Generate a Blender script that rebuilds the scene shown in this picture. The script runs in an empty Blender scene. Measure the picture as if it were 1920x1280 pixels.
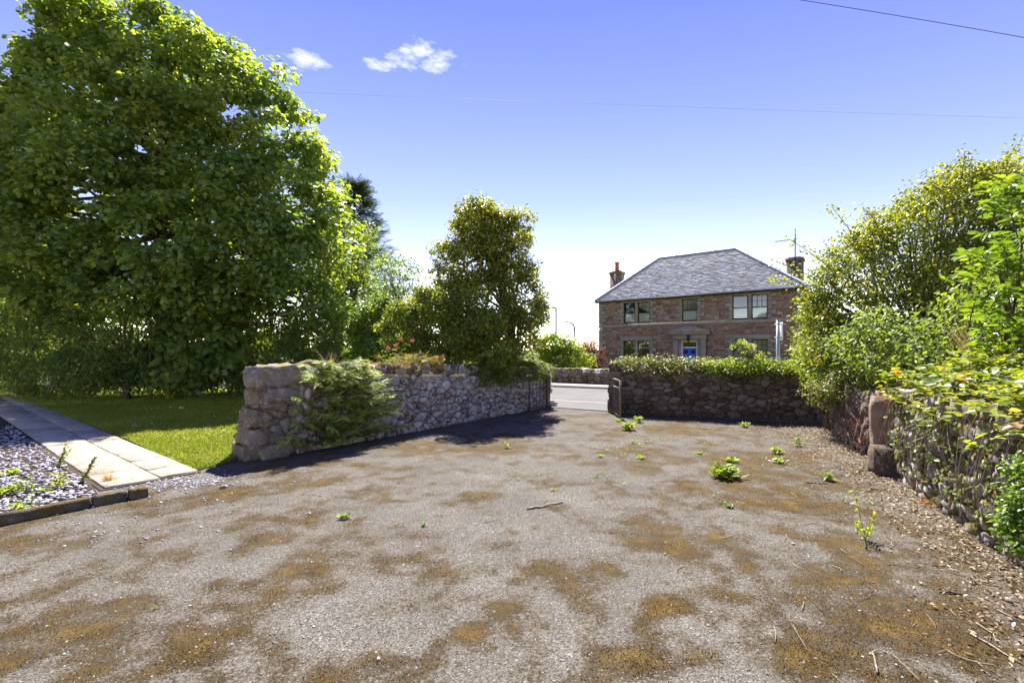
import bpy, math
import numpy as np
from mathutils import Vector

rng = np.random.default_rng(7)
sc = bpy.context.scene
COL = sc.collection
F = 853.0          # focal length of the photograph in its own pixels
H = 1.7            # eye height
HOR = 655.0        # horizon row

# ------------------------------------------------------------------ camera
cam = bpy.data.cameras.new('camera')
cam.lens = 16.0; cam.sensor_width = 36.0
cam.shift_y = 15.0 / 1920.0
cam.clip_start = 0.05; cam.clip_end = 6000
camo = bpy.data.objects.new('camera', cam); COL.objects.link(camo)
camo.location = (0, 0, H); camo.rotation_euler = (math.radians(90), 0, 0)
sc.camera = camo

# ------------------------------------------------------------------ sky, sun, exposure
SUN_EL, SUN_AZ = math.radians(55), math.radians(-2)     # azimuth clockwise from +Y
SKY_STRENGTH, SUN_STRENGTH, EXPOSURE = 0.15, 2.9, 2.62
w = bpy.data.worlds.new('World'); sc.world = w; w.use_nodes = True
nt = w.node_tree; nt.nodes.clear()
def wn(t, **k):
    n = nt.nodes.new(t)
    for a, b in k.items(): setattr(n, a, b)
    return n
def wmath(op, a, b=None, c=None, clamp=False):
    n = wn('ShaderNodeMath', operation=op, use_clamp=clamp)
    for i, v in enumerate((a, b, c)):
        if v is None: continue
        if hasattr(v, 'links'): nt.links.new(v, n.inputs[i])
        else: n.inputs[i].default_value = v
    return n.outputs[0]
def wdot(vec, d):
    n = wn('ShaderNodeVectorMath', operation='DOT_PRODUCT')
    nt.links.new(vec, n.inputs[0]); n.inputs[1].default_value = d
    return n.outputs['Value']
sky = wn('ShaderNodeTexSky', sky_type='NISHITA')
sky.sun_disc = False; sky.sun_elevation = SUN_EL; sky.sun_rotation = SUN_AZ
sky.air_density = 1.0; sky.dust_density = 0.0; sky.ozone_density = 4.0
hue = wn('ShaderNodeMix', data_type='RGBA', blend_type='MULTIPLY')
hue.inputs[0].default_value = 1.0
tc = wn('ShaderNodeTexCoord')
gen = tc.outputs['Generated']
# the clear air of this sky is a violet blue overhead, whitening towards the horizon all round
sepz = wn('ShaderNodeSeparateXYZ'); nt.links.new(gen, sepz.inputs[0])
tn = wn('ShaderNodeValToRGB'); nt.links.new(sepz.outputs[2], tn.inputs[0])
tn.color_ramp.elements[0].position = .04; tn.color_ramp.elements[0].color = (.80, .68, .62, 1)
tn.color_ramp.elements[1].position = .62; tn.color_ramp.elements[1].color = (.19, .147, .265, 1)
e_ = tn.color_ramp.elements.new(.30); e_.color = (.295, .218, .215, 1)
e_ = tn.color_ramp.elements.new(.11); e_.color = (.42, .305, .27, 1)
e_ = tn.color_ramp.elements.new(.17); e_.color = (.37, .262, .24, 1)
nt.links.new(sky.outputs[0], hue.inputs[6]); nt.links.new(tn.outputs[0], hue.inputs[7])
col = hue.outputs[2]
# a few small fair-weather clouds (fixed directions in the sky)
for (cx, cy, cw, ch, seed, dens) in [(578, 114, 40, 20, 1.0, .8), (795, 107, 74, 26, 5.0, 1.0), (712, 124, 34, 12, 9.0, 1.0),
                                     (1135, 512, 105, 32, 3.0, 1.0), (805, 518, 50, 22, 13.0, .9), (1030, 560, 90, 14, 17.0, .4)]:
    d = Vector(((cx - 960) / F, 1.0, (HOR - cy) / F)); L = d.length; d.normalize()
    t = Vector((d.y, -d.x, 0)).normalized(); u = t.cross(d)
    a = wmath('MULTIPLY', wdot(gen, t), F * L / cw * .82)
    b = wmath('MULTIPLY', wdot(gen, u), F * L / ch * .82)
    r = wmath('ADD', wmath('MULTIPLY', a, a), wmath('MULTIPLY', b, b))
    no = wn('ShaderNodeTexNoise'); no.inputs['Scale'].default_value = 26; no.inputs['Detail'].default_value = 7
    no.inputs['Roughness'].default_value = .62
    mp = wn('ShaderNodeMapping'); nt.links.new(gen, mp.inputs[0]); mp.inputs['Location'].default_value = (seed, seed * 2, seed); mp.inputs['Scale'].default_value = (1, 1, 2.4)
    nt.links.new(mp.outputs[0], no.inputs['Vector'])
    m = wmath('SUBTRACT', wmath('MULTIPLY', no.outputs[0], 3.6), wmath('ADD', r, 1.25))
    m = wmath('MULTIPLY', m, dens * .55, clamp=True)
    m = wmath('MULTIPLY', m, wmath('GREATER_THAN', wdot(gen, d), .5))
    mx = wn('ShaderNodeMix', data_type='RGBA'); nt.links.new(m, mx.inputs[0]); nt.links.new(col, mx.inputs[6])
    mx.inputs[7].default_value = (2.0, 2.02, 2.1, 1)
    col = mx.outputs[2]
bg = wn('ShaderNodeBackground'); bg.inputs['Strength'].default_value = SKY_STRENGTH
out = wn('ShaderNodeOutputWorld')
nt.links.new(col, bg.inputs[0]); nt.links.new(bg.outputs[0], out.inputs[0])
sl = bpy.data.lights.new('sun', 'SUN'); sl.energy = SUN_STRENGTH; sl.angle = math.radians(.55); sl.color = (1, .95, .86)
so = bpy.data.objects.new('sun', sl); COL.objects.link(so)
sd = Vector((math.sin(SUN_AZ) * math.cos(SUN_EL), math.cos(SUN_AZ) * math.cos(SUN_EL), math.sin(SUN_EL)))
so.rotation_euler = sd.to_track_quat('Z', 'Y').to_euler(); so.location = (0, 0, 30)
sc.view_settings.view_transform = 'Standard'; sc.view_settings.look = 'None'
sc.view_settings.exposure = EXPOSURE; sc.view_settings.gamma = 1.0; sc.view_settings.use_curve_mapping = False
sc.render.engine = 'CYCLES'
sc.cycles.max_bounces = 12; sc.cycles.diffuse_bounces = 8; sc.cycles.transmission_bounces = 8; sc.cycles.transparent_max_bounces = 8
sc.cycles.use_denoising = True

# ------------------------------------------------------------------ helpers
def gp(x, y, z=0.0):
    """ground point that the photograph shows at pixel x, y"""
    d = F * (H - z) / (y - HOR)
    return np.array([(x - 960) / F * d, d, z])
def at(x, y, d):
    return np.array([(x - 960) / F * d, d, H + (HOR - y) / F * d])
def nrm(a):
    a = np.asarray(a, float)
    return a / np.maximum(np.linalg.norm(a, axis=-1, keepdims=True), 1e-9)

OFF = {}     # world offset of every parent (unrotated things)
def props(o, label=None, cat=None, group=None, kind=None):
    for k, v in (('label', label), ('category', cat), ('group', group), ('kind', kind)):
        if v: o[k] = v
    return o
def thing(name, label, cat, loc=(0, 0, 0), group=None, rz=0):
    o = bpy.data.objects.new(name, None); COL.objects.link(o)
    o.location = loc; o.rotation_euler = (0, 0, rz); o.empty_display_size = .2
    OFF[o.name] = np.array(loc, float)
    return props(o, label, cat, group)
def build_mesh(name, V, faces, mats, smooth=False, tint=None, fmat=None):
    """V (n,3); faces = list of (m,k) int arrays, or a list of tuples"""
    me = bpy.data.meshes.new(name)
    V = np.asarray(V, np.float32)
    if isinstance(faces, list) and faces and isinstance(faces[0], np.ndarray):
        tot = np.concatenate([np.full(len(f), f.shape[1]) for f in faces])
        loops = np.concatenate([f.ravel() for f in faces])
    else:
        tot = np.array([len(f) for f in faces]); loops = np.array([i for f in faces for i in f])
    st = np.concatenate([[0], np.cumsum(tot)[:-1]])
    me.vertices.add(len(V)); me.vertices.foreach_set('co', V.ravel())
    me.loops.add(len(loops)); me.loops.foreach_set('vertex_index', loops.astype(np.int32))
    me.polygons.add(len(tot)); me.polygons.foreach_set('loop_start', st.astype(np.int32))
    me.polygons.foreach_set('loop_total', tot.astype(np.int32))
    if smooth: me.polygons.foreach_set('use_smooth', np.ones(len(tot), bool))
    if fmat is not None: me.polygons.foreach_set('material_index', np.asarray(fmat, np.int32))
    if tint is not None:
        t = np.broadcast_to(np.asarray(tint, np.float32), (len(V),))
        at_ = me.attributes.new('tint', 'FLOAT', 'POINT'); at_.data.foreach_set('value', np.ascontiguousarray(t))
    for m in (mats if isinstance(mats, (list, tuple)) else [mats]): me.materials.append(m)
    me.update(calc_edges=True); me.validate()
    return me
def mk(name, V, faces, mats, parent=None, local=False, origin=None, **k):
    """one mesh object; V in world coordinates unless local"""
    V = np.asarray(V, float)
    off = np.zeros(3)
    if parent is not None and not local: off = OFF.get(parent.name, np.zeros(3))
    o0 = np.zeros(3)
    if origin is not None: o0 = np.asarray(origin, float) - off
    me = build_mesh(name, V - off - o0, faces, mats, **k)
    o = bpy.data.objects.new(name, me); COL.objects.link(o)
    if parent is not None: o.parent = parent
    o.location = o0
    OFF[o.name] = off + o0
    return o

class MB:
    """collects simple shapes into one mesh"""
    def __init__(s): s.v = []; s.f = []; s.n = 0; s.t = []
    def add(s, V, Fs, t=.5):
        V = np.asarray(V, float)
        s.v.append(V); s.f += [tuple(int(i) + s.n for i in f) for f in Fs]; s.n += len(V); s.t.append(np.full(len(V), t))
        return s
    def box(s, a, b, jit=0, t=.5):
        x0, y0, z0 = a; x1, y1, z1 = b
        V = np.array([[x0, y0, z0], [x1, y0, z0], [x1, y1, z0], [x0, y1, z0], [x0, y0, z1], [x1, y0, z1], [x1, y1, z1], [x0, y1, z1]], float)
        if jit: V += rng.normal(0, jit, V.shape)
        return s.add(V, [(3, 2, 1, 0), (4, 5, 6, 7), (0, 1, 5, 4), (1, 2, 6, 5), (2, 3, 7, 6), (3, 0, 4, 7)], t)
    def tube(s, pts, rad, n=6, t=.5, cap=True):
        pts = np.asarray(pts, float); m = len(pts)
        rad = np.broadcast_to(np.asarray(rad, float), (m,))
        tan = nrm(np.gradient(pts, axis=0))
        ref = np.array([0, 0, 1.0]) if abs(tan[:, 2]).mean() < .8 else np.array([1.0, 0, 0])
        a = nrm(np.cross(tan, ref)); b = np.cross(tan, a)
        th = np.arange(n) * 2 * np.pi / n
        ring = a[:, None] * np.cos(th)[None, :, None] + b[:, None] * np.sin(th)[None, :, None]
        V = (pts[:, None] + ring * rad[:, None, None]).reshape(-1, 3)
        Fs = [(i * n + j, i * n + (j + 1) % n, (i + 1) * n + (j + 1) % n, (i + 1) * n + j) for i in range(m - 1) for j in range(n)]
        if cap: Fs += [tuple(range(n))[::-1], tuple((m - 1) * n + j for j in range(n))]
        return s.add(V, Fs, t)
    def build(s, name, mat, parent=None, **k):
        return mk(name, np.concatenate(s.v), s.f, mat, parent, tint=np.concatenate(s.t), **k)

# value noise for placing things
_lat = np.random.default_rng(3).random((256, 256))
def vnoise(x, y):
    xi = np.floor(x).astype(int); yi = np.floor(y).astype(int)
    fx = x - xi; fy = y - yi; fx = fx * fx * (3 - 2 * fx); fy = fy * fy * (3 - 2 * fy)
    g = lambda i, j: _lat[i % 256, j % 256]
    return (g(xi, yi) * (1 - fx) + g(xi + 1, yi) * fx) * (1 - fy) + (g(xi, yi + 1) * (1 - fx) + g(xi + 1, yi + 1) * fx) * fy
def fbm(x, y, o=4):
    s = 0; a = .5; tot = 0
    for i in range(o):
        s = s + a * vnoise(x * 2 ** i + 17.3 * i, y * 2 ** i + 5.1 * i); tot += a; a *= .55
    return s / tot

# ------------------------------------------------------------------ materials
class Mat:
    def __init__(s, name):
        s.m = bpy.data.materials.new(name); s.m.use_nodes = True
        s.nt = s.m.node_tree; s.nt.nodes.clear()
        s.out = s.n('ShaderNodeOutputMaterial')
    def n(s, t, **k):
        n = s.nt.nodes.new(t)
        for a, b in k.items(): setattr(n, a, b)
        return n
    def l(s, a, b): s.nt.links.new(a, b)
    def setin(s, sock, v):
        if hasattr(v, 'links'): s.l(v, sock)
        else: sock.default_value = v if not isinstance(v, tuple) or len(v) != 3 or sock.type != 'RGBA' else (*v, 1)
    def pos(s): return s.n('ShaderNodeNewGeometry').outputs['Position']
    def noise(s, scale, detail=4, rough=.55, vec=None, dist=0):
        n = s.n('ShaderNodeTexNoise'); n.inputs['Scale'].default_value = scale; n.inputs['Detail'].default_value = detail
        n.inputs['Roughness'].default_value = rough; n.inputs['Distortion'].default_value = dist
        s.l(vec if vec is not None else s.pos(), n.inputs['Vector']); return n.outputs[0]
    def vor(s, scale, out='Color', vec=None, feature='F1'):
        n = s.n('ShaderNodeTexVoronoi', feature=feature); n.inputs['Scale'].default_value = scale
        s.l(vec if vec is not None else s.pos(), n.inputs['Vector']); return n.outputs[out]
    def math(s, op, a, b=None, clamp=False):
        n = s.n('ShaderNodeMath', operation=op, use_clamp=clamp)
        s.setin(n.inputs[0], a)
        if b is not None: s.setin(n.inputs[1], b)
        return n.outputs[0]
    def ramp(s, fac, stops, interp='LINEAR'):
        n = s.n('ShaderNodeValToRGB'); r = n.color_ramp; r.interpolation = interp
        while len(r.elements) < len(stops): r.elements.new(.5)
        for e, (p, c) in zip(r.elements, stops):
            e.position = p; e.color = (*c, 1) if not np.isscalar(c) else (c, c, c, 1)
        s.l(fac, n.inputs[0]); return n.outputs[0]
    def mix(s, fac, a, b, blend='MIX'):
        n = s.n('ShaderNodeMix', data_type='RGBA', blend_type=blend)
        s.setin(n.inputs[0], fac); s.setin(n.inputs[6], a); s.setin(n.inputs[7], b); return n.outputs[2]
    def attr(s, name='tint'): return s.n('ShaderNodeAttribute', attribute_name=name).outputs['Fac']
    def bump(s, h, strength=.5, dist=.02):
        n = s.n('ShaderNodeBump'); n.inputs['Strength'].default_value = strength; n.inputs['Distance'].default_value = dist
        s.l(h, n.inputs['Height']); return n.outputs[0]
    def pbr(s, col, rough=.8, spec=.3, normal=None, metal=0, finish=True):
        p = s.n('ShaderNodeBsdfPrincipled'); s.setin(p.inputs['Base Color'], col); s.setin(p.inputs['Roughness'], rough)
        p.inputs['Specular IOR Level'].default_value = spec; p.inputs['Metallic'].default_value = metal
        if normal is not None: s.l(normal, p.inputs['Normal'])
        if finish: s.l(p.outputs[0], s.out.inputs[0]); return s.m
        return p.outputs[0]

def leaf_mat(name, stops, trans=.45, rough=.45, spec=.35, glow=(2.1, 1.85, .45)):
    m = Mat(name)
    c = m.ramp(m.attr(), stops)
    sh = m.pbr(c, rough, spec, finish=False)
    tr = m.n('ShaderNodeBsdfTranslucent'); m.l(m.mix(1.0, c, glow, 'MULTIPLY'), tr.inputs[0])
    mx = m.n('ShaderNodeMixShader'); mx.inputs[0].default_value = trans
    m.l(sh, mx.inputs[1]); m.l(tr.outputs[0], mx.inputs[2]); m.l(mx.outputs[0], m.out.inputs[0])
    return m.m
G = lambda *a: [(p, c) for p, c in a]
M = {}
M['sycamore'] = leaf_mat('sycamore_leaf', G((0, (.08, .145, .048)), (.5, (.155, .235, .07)), (1, (.25, .30, .07))), .5, .42, .4)
M['dark_leaf'] = leaf_mat('dark_leaf', G((0, (.07, .12, .042)), (.7, (.14, .20, .065)), (1, (.19, .245, .07))), .45, .5, .3)
M['holly'] = leaf_mat('olive_leaf', G((0, (.07, .095, .02)), (.6, (.185, .22, .048)), (1, (.30, .30, .06))), .45, .4, .4)
M['yellow_shrub'] = leaf_mat('yellow_shrub_leaf', G((0, (.05, .08, .014)), (.5, (.13, .18, .035)), (1, (.26, .28, .05))), .45, .45, .35)
M['elaeagnus'] = leaf_mat('elaeagnus_leaf', G((0, (.065, .095, .02)), (.5, (.15, .20, .035)), (.88, (.28, .30, .055)), (1, (.48, .44, .13))), .42, .36, .5)
M['lime'] = leaf_mat('lime_leaf', G((0, (.08, .14, .02)), (.6, (.16, .24, .03)), (1, (.3, .34, .05))), .5, .45, .35)
M['bright'] = leaf_mat('bright_leaf', G((0, (.05, .10, .02)), (.6, (.11, .19, .03)), (1, (.20, .28, .045))), .4, .38, .45)
M['bramble'] = leaf_mat('bramble_leaf', G((0, (.06, .1, .02)), (.55, (.15, .2, .04)), (.93, (.27, .31, .07)), (1, (.26, .15, .06))), .45, .42, .5)
M['red_leaf'] = leaf_mat('red_leaf', G((0, (.12, .02, .015)), (1, (.32, .06, .05))), .4, .5, .3, (1.4, .8, .6))
M['copper'] = leaf_mat('copper_leaf', G((0, (.09, .035, .02)), (.7, (.2, .08, .045)), (1, (.28, .15, .08))), .35, .5, .3, (1.4, .9, .6))
M['spruce'] = leaf_mat('spruce_needle', G((0, (.05, .065, .02)), (.4, (.12, .165, .035)), (.7, (.26, .33, .06)), (1, (.42, .5, .12))), .35, .5, .3)
M['heath'] = leaf_mat('heath_spray', G((0, (.09, .055, .02)), (.4, (.13, .12, .035)), (1, (.27, .27, .07))), .4, .55, .25)
M['cotoneaster'] = leaf_mat('cotoneaster_leaf', G((0, (.05, .065, .02)), (.6, (.11, .14, .045)), (1, (.26, .27, .11))), .4, .38, .5)
M['conifer'] = leaf_mat('conifer_needle', G((0, (.018, .032, .014)), (1, (.05, .075, .03))), .2, .6, .2)
M['grass'] = leaf_mat('grass_blade', G((0, (.15, .20, .025)), (.6, (.28, .31, .04)), (1, (.46, .40, .09))), .45, .55, .25, (1.3, 1.3, .5))
M['straw'] = leaf_mat('straw', G((0, (.16, .1, .045)), (.6, (.34, .25, .13)), (1, (.5, .42, .28))), .3, .6, .3, (1, .95, .8))
M['orange_tuft'] = leaf_mat('orange_tuft', G((0, (.35, .17, .04)), (1, (.55, .34, .1))), .4, .6, .2, (1, .9, .7))
M['pink'] = leaf_mat('pink_petal', G((0, (.4, .06, .12)), (1, (.6, .2, .28))), .4, .5, .2, (1.2, .8, .9))
M['white_petal'] = leaf_mat('white_petal', G((0, (.7, .7, .66)), (1, (.8, .8, .76))), .3, .5, .2, (1, 1, 1))
M['litter'] = leaf_mat('dry_leaf', G((0, (.08, .05, .025)), (.4, (.2, .135, .08)), (.8, (.34, .27, .19)), (1, (.5, .44, .36))), .2, .6, .3, (1, .9, .7))

M['moss'] = leaf_mat('moss_frond', G((0, (.05, .032, .010)), (.5, (.11, .068, .016)), (.8, (.17, .12, .025)), (1, (.13, .13, .03))), .25, .8, .1, (1.2, 1.1, .6))

def bark(name, c0, c1):
    m = Mat(name); p = m.pos()
    n = m.n('ShaderNodeMapping'); n.inputs['Scale'].default_value = (1, 1, .25); m.l(p, n.inputs[0])
    f = m.noise(16, 6, .65, n.outputs[0])
    return m.pbr(m.ramp(f, G((.3, c0), (.7, c1))), .9, .15, m.bump(f, .9, .03))
M['bark'] = bark('brown_bark', (.045, .03, .02), (.15, .105, .07))
M['pale_bark'] = bark('pale_bark', (.10, .075, .045), (.26, .20, .13))

def stone(name, stops, lichen=.5, lichcol=(.5, .5, .47), moss=.35, mosscol=(.13, .10, .03)):
    m = Mat(name); p = m.pos()
    base = m.ramp(m.attr(), stops)
    v = m.noise(7, 6, .65)
    base = m.mix(1, base, m.ramp(v, G((.25, .6), (.75, 1.25))), 'MULTIPLY')
    li = m.noise(11, 9, .78)
    base = m.mix(m.math('MULTIPLY', m.ramp(li, G((.56 - .1 * lichen, 0.0), (.66 - .1 * lichen, 1.0))), .8), base, lichcol)
    g = m.n('ShaderNodeSeparateXYZ'); m.l(m.n('ShaderNodeNewGeometry').outputs['Normal'], g.inputs[0])
    mo = m.math('ADD', m.noise(5, 6, .7), m.math('MULTIPLY', g.outputs[2], .12))
    base = m.mix(m.ramp(mo, G((.68 - .25 * moss, 0.0), (.74 - .22 * moss, 1.0))), base, m.mix(m.noise(30, 3), mosscol, tuple(2.0 * c for c in mosscol)))
    h = m.math('ADD', m.noise(22, 8, .7), m.math('MULTIPLY', m.noise(90, 3), .3))
    return m.pbr(base, .92, .15, m.bump(h, .8, .025))
M['grey_stone'] = stone('grey_rubble', G((0, (.10, .075, .07)), (.3, (.22, .19, .195)), (.6, (.33, .30, .30)), (.8, (.20, .13, .11)), (1, (.42, .40, .40))), .75, (.56, .55, .57), .25)
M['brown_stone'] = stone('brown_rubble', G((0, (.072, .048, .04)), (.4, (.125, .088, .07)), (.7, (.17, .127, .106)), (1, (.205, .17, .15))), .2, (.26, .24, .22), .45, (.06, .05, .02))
M['mossy_stone'] = stone('mossy_rubble', G((0, (.07, .055, .045)), (.5, (.17, .14, .125)), (1, (.32, .29, .27))), .5, (.46, .44, .42), .7, (.085, .07, .018))
M['end_stone'] = stone('sandstone_block', G((0, (.14, .10, .072)), (.5, (.17, .137, .115)), (1, (.19, .165, .158))), .4, (.32, .30, .275), .35)
M['post_stone'] = stone('red_sandstone_post', G((0, (.19, .125, .09)), (1, (.235, .17, .13))), .25, (.36, .33, .30), .3, (.10, .08, .03))
M['mortar'] = stone('earth_mortar', G((0, (.10, .08, .065)), (1, (.15, .12, .10))), .1, (.3, .28, .26), .4, (.07, .055, .02))
M['white_stone'] = stone('whitewashed_stone', G((0, (.72, .71, .69)), (1, (.78, .77, .75))), 0, (.6, .6, .58), 0)

def simple(name, c, rough=.6, spec=.3, var=.25, scale=8, metal=0, bump=0):
    m = Mat(name); f = m.noise(scale, 6, .6)
    col = m.mix(1, c, m.ramp(f, G((.25, 1 - var), (.75, 1 + var))), 'MULTIPLY')
    return m.pbr(col, rough, spec, m.bump(m.noise(scale * 5, 5), bump, .01) if bump else None, metal)
M['margin'] = simple('dressed_sandstone', (.25, .222, .19), .9, .15, .3, 3, bump=.3)
M['lead'] = simple('lead_flashing', (.16, .19, .27), .5, .4, .2, 4)
M['black_iron'] = simple('dark_gutter', (.025, .022, .022), .5, .4, .2, 6)
M['rust'] = simple('rusty_iron', (.075, .045, .035), .75, .3, .4, 25, bump=.3)
M['gate_paint'] = simple('brown_gate_paint', (.15, .115, .08), .6, .3, .25, 20)
M['sash'] = simple('dark_sash_paint', (.03, .017, .015), .4, .4, .2, 6)
M['door_blue'] = simple('blue_door_paint', (.05, .13, .52), .35, .45, .08, 4)
M['white_paint'] = simple('white_paint', (.74, .74, .72), .45, .4, .06, 5)
M['terracotta'] = simple('terracotta', (.42, .13, .06), .8, .2, .2, 9)
M['galv'] = simple('galvanised_steel', (.36, .40, .42), .5, .5, .15, 10, .3)
M['lamp_grey'] = simple('lamp_post_grey', (.22, .23, .24), .5, .4, .1, 4)
M['cable'] = simple('cable_black', (.05, .05, .06), .6, .3, .1, 4)
M['dark_room'] = simple('dark_room', (.03, .028, .025), .9, .1, .2, 2)  # unlit interior painted as a near-black colour
M['curtain'] = simple('net_curtain', (.80, .81, .82), .9, .1, .22, 14)
M['beige_blind'] = simple('beige_curtain', (.55, .52, .45), .9, .1, .15, 5)
M['slate_chip'] = (lambda m: m.pbr(m.mix(1, m.ramp(m.attr(), G((0, (.15, .14, .18)), (.5, (.30, .28, .35)), (1, (.50, .48, .54)))), m.ramp(m.noise(40, 4), G((.3, .75), (.7, 1.2))), 'MULTIPLY'), .55, .4))(Mat('slate_chip'))
M['kerb'] = stone('edging_concrete', G((0, (.07, .062, .05)), (1, (.12, .108, .09))), .1, (.2, .19, .17), .66, (.06, .046, .018))
M['wood'] = bark('dry_twig', (.14, .10, .07), (.42, .36, .30))
M['dark_wood'] = bark('dark_twig', (.05, .035, .025), (.16, .12, .09))
m = Mat('window_glass'); fr = m.n('ShaderNodeFresnel'); fr.inputs[0].default_value = 1.9
gl = m.n('ShaderNodeBsdfGlossy'); gl.inputs['Roughness'].default_value = .02; gl.inputs['Color'].default_value = (.95, .97, 1, 1)
tr = m.n('ShaderNodeBsdfTransparent'); tr.inputs[0].default_value = (.8, .84, .86, 1)
mx = m.n('ShaderNodeMixShader'); m.l(m.math('ADD', fr.outputs[0], .03), mx.inputs[0]); m.l(tr.outputs[0], mx.inputs[1]); m.l(gl.outputs[0], mx.inputs[2]); m.l(mx.outputs[0], m.out.inputs[0])
M['glass'] = m.m
# coursed red sandstone
m = Mat('red_sandstone')
c = m.ramp(m.attr(), G((0, (.17, .11, .086)), (.35, (.245, .163, .128)), (.7, (.30, .212, .172)), (.9, (.29, .245, .21)), (1, (.34, .285, .25))))
c = m.mix(1, c, m.ramp(m.noise(2.2, 5), G((.3, .75), (.7, 1.15))), 'MULTIPLY')
M['sandstone'] = m.pbr(c, .92, .15, m.bump(m.noise(30, 5, .7), .5, .02))
# roof slates with lichen
m = Mat('roof_slate')
c = m.ramp(m.attr(), G((0, (.27, .265, .25)), (.5, (.49, .48, .455)), (1, (.66, .65, .62))))
c = m.mix(m.math('MULTIPLY', m.ramp(m.noise(1.6, 7, .7), G((.52, 0.0), (.66, 1.0))), .6), c, (.19, .17, .075))
c = m.mix(m.math('MULTIPLY', m.ramp(m.noise(9, 5, .7), G((.56, 0.0), (.64, 1.0))), .5), c, (.46, .45, .41))
M['slate'] = m.pbr(c, .55, 1.0, m.bump(m.noise(14, 4), .3, .01))
# driveway: worn tarmac, grit and moss
m = Mat('worn_tarmac')
grit = m.vor(135, 'Color'); bw = m.n('ShaderNodeSeparateColor'); m.l(grit, bw.inputs[0])
big = m.noise(1.1, 5, .6)
c = m.ramp(bw.outputs[0], G((0, (.022, .019, .016)), (.3, (.073, .067, .059)), (.7, (.128, .118, .105)), (.95, (.175, .163, .148)), (1, (.28, .266, .248))))
c = m.mix(1, c, m.ramp(big, G((.3, .72), (.7, 1.18))), 'MULTIPLY')
c = m.mix(m.ramp(m.noise(34, 4, .7), G((.5, 0.0), (.72, .7))), c, (.075, .062, .052))
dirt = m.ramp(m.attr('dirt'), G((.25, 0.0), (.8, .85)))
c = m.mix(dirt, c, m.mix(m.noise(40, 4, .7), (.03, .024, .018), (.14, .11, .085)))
ms = m.math('ADD', m.attr('moss'), m.math('MULTIPLY', m.math('SUBTRACT', m.noise(38, 9, .78), .5), 2.3))
mask = m.ramp(ms, G((.40, 0.0), (.74, 1.0)))
c = m.mix(m.math('MULTIPLY', m.ramp(m.attr('moss'), G((.06, 0.0), (.5, 1.0))), .52), c, m.mix(m.noise(45, 5, .75), (.05, .041, .028), (.16, .13, .092)))
mc = m.ramp(m.noise(5, 6, .7), G((.3, (.04, .027, .011)), (.5, (.08, .05, .015)), (.66, (.13, .082, .022)), (.8, (.08, .07, .022))))
mc = m.mix(1, mc, m.ramp(m.noise(140, 3, .7), G((.3, .5), (.7, 1.35))), 'MULTIPLY')
c = m.mix(m.math('MULTIPLY', mask, .93), c, mc)
hgt = m.math('ADD', m.math('MULTIPLY', m.vor(135, 'Distance'), -.5), m.math('MULTIPLY', m.math('MULTIPLY', mask, m.noise(60, 5, .7)), 1.6))
M['tarmac'] = m.pbr(c, .93, .12, m.bump(hgt, .75, .012))
# road
m = Mat('road_asphalt')
c = m.mix(1, m.ramp(m.noise(60, 4, .7), G((.3, (.105, .103, .101)), (.7, (.16, .156, .152)))), m.ramp(m.noise(.7, 4), G((.3, .85), (.7, 1.1))), 'MULTIPLY')
M['road'] = m.pbr(c, .95, .08, m.bump(m.noise(80, 3), .4, .01))
M['pavement'] = simple('pavement_concrete', (.34, .33, .31), .85, .2, .15, 3, bump=.2)
M['line'] = simple('worn_white_line', (.27, .27, .26), .8, .2, .35, 12)
# soil/grass base
m = Mat('lawn_soil')
c = m.ramp(m.noise(1.3, 7, .7), G((.3, (.10, .13, .02)), (.55, (.16, .18, .03)), (.75, (.22, .2, .05))))
M['lawn'] = m.pbr(c, .95, .1, m.bump(m.noise(60, 4, .7), .8, .02))
m = Mat('rough_ground')
c = m.ramp(m.noise(.6, 8, .7), G((.3, (.05, .06, .018)), (.55, (.085, .085, .03)), (.75, (.12, .10, .05))))
M['ground'] = m.pbr(c, .95, .1, m.bump(m.noise(12, 5, .7), .8, .05))
m = Mat('slab_concrete')
c = m.mix(1, m.ramp(m.attr(), G((0, (.31, .275, .22)), (1, (.41, .37, .30)))), m.ramp(m.noise(3.5, 7, .7), G((.28, .68), (.7, 1.15))), 'MULTIPLY')
c = m.mix(m.math('MULTIPLY', m.ramp(m.noise(9, 8, .75), G((.5, 0.0), (.64, 1.0))), .7), c, (.15, .12, .075))
M['slab'] = m.pbr(c, .9, .15, m.bump(m.noise(35, 6, .7), .6, .012))
M['soil'] = simple('dark_soil', (.055, .042, .032), .95, .1, .4, 14, bump=.6)

# ------------------------------------------------------------------ foliage tools
OVAL = (np.array([[0, 0, 0], [.32, .30, .07], [.72, .24, .05], [1, 0, -.06], [.72, -.24, .05], [.32, -.30, .07]]), [(0, 3, 2, 1), (0, 5, 4, 3)])
LANCE = (np.array([[0, 0, 0], [.35, .16, .05], [.7, .13, .03], [1, 0, -.08], [.7, -.13, .03], [.35, -.16, .05]]), [(0, 3, 2, 1), (0, 5, 4, 3)])
LOBED = (np.array([[0, 0, 0], [.08, .5, .05], [.34, .24, .04], [.72, .42, .02], [1, 0, -.08], [.72, -.42, .02], [.34, -.24, .04], [.08, -.5, .05]]), [(0, 4, 3, 2, 1), (0, 7, 6, 5, 4)])
QUAD = (np.array([[0, 0, 0], [.5, .33, .06], [1, 0, 0], [.5, -.33, .06]]), [(0, 2, 1), (0, 3, 2)])
BLADE = (np.array([[0, .5, 0], [0, -.5, 0], [1, 0, 0]]), [(0, 1, 2)])
_v = []; _f = []
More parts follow.
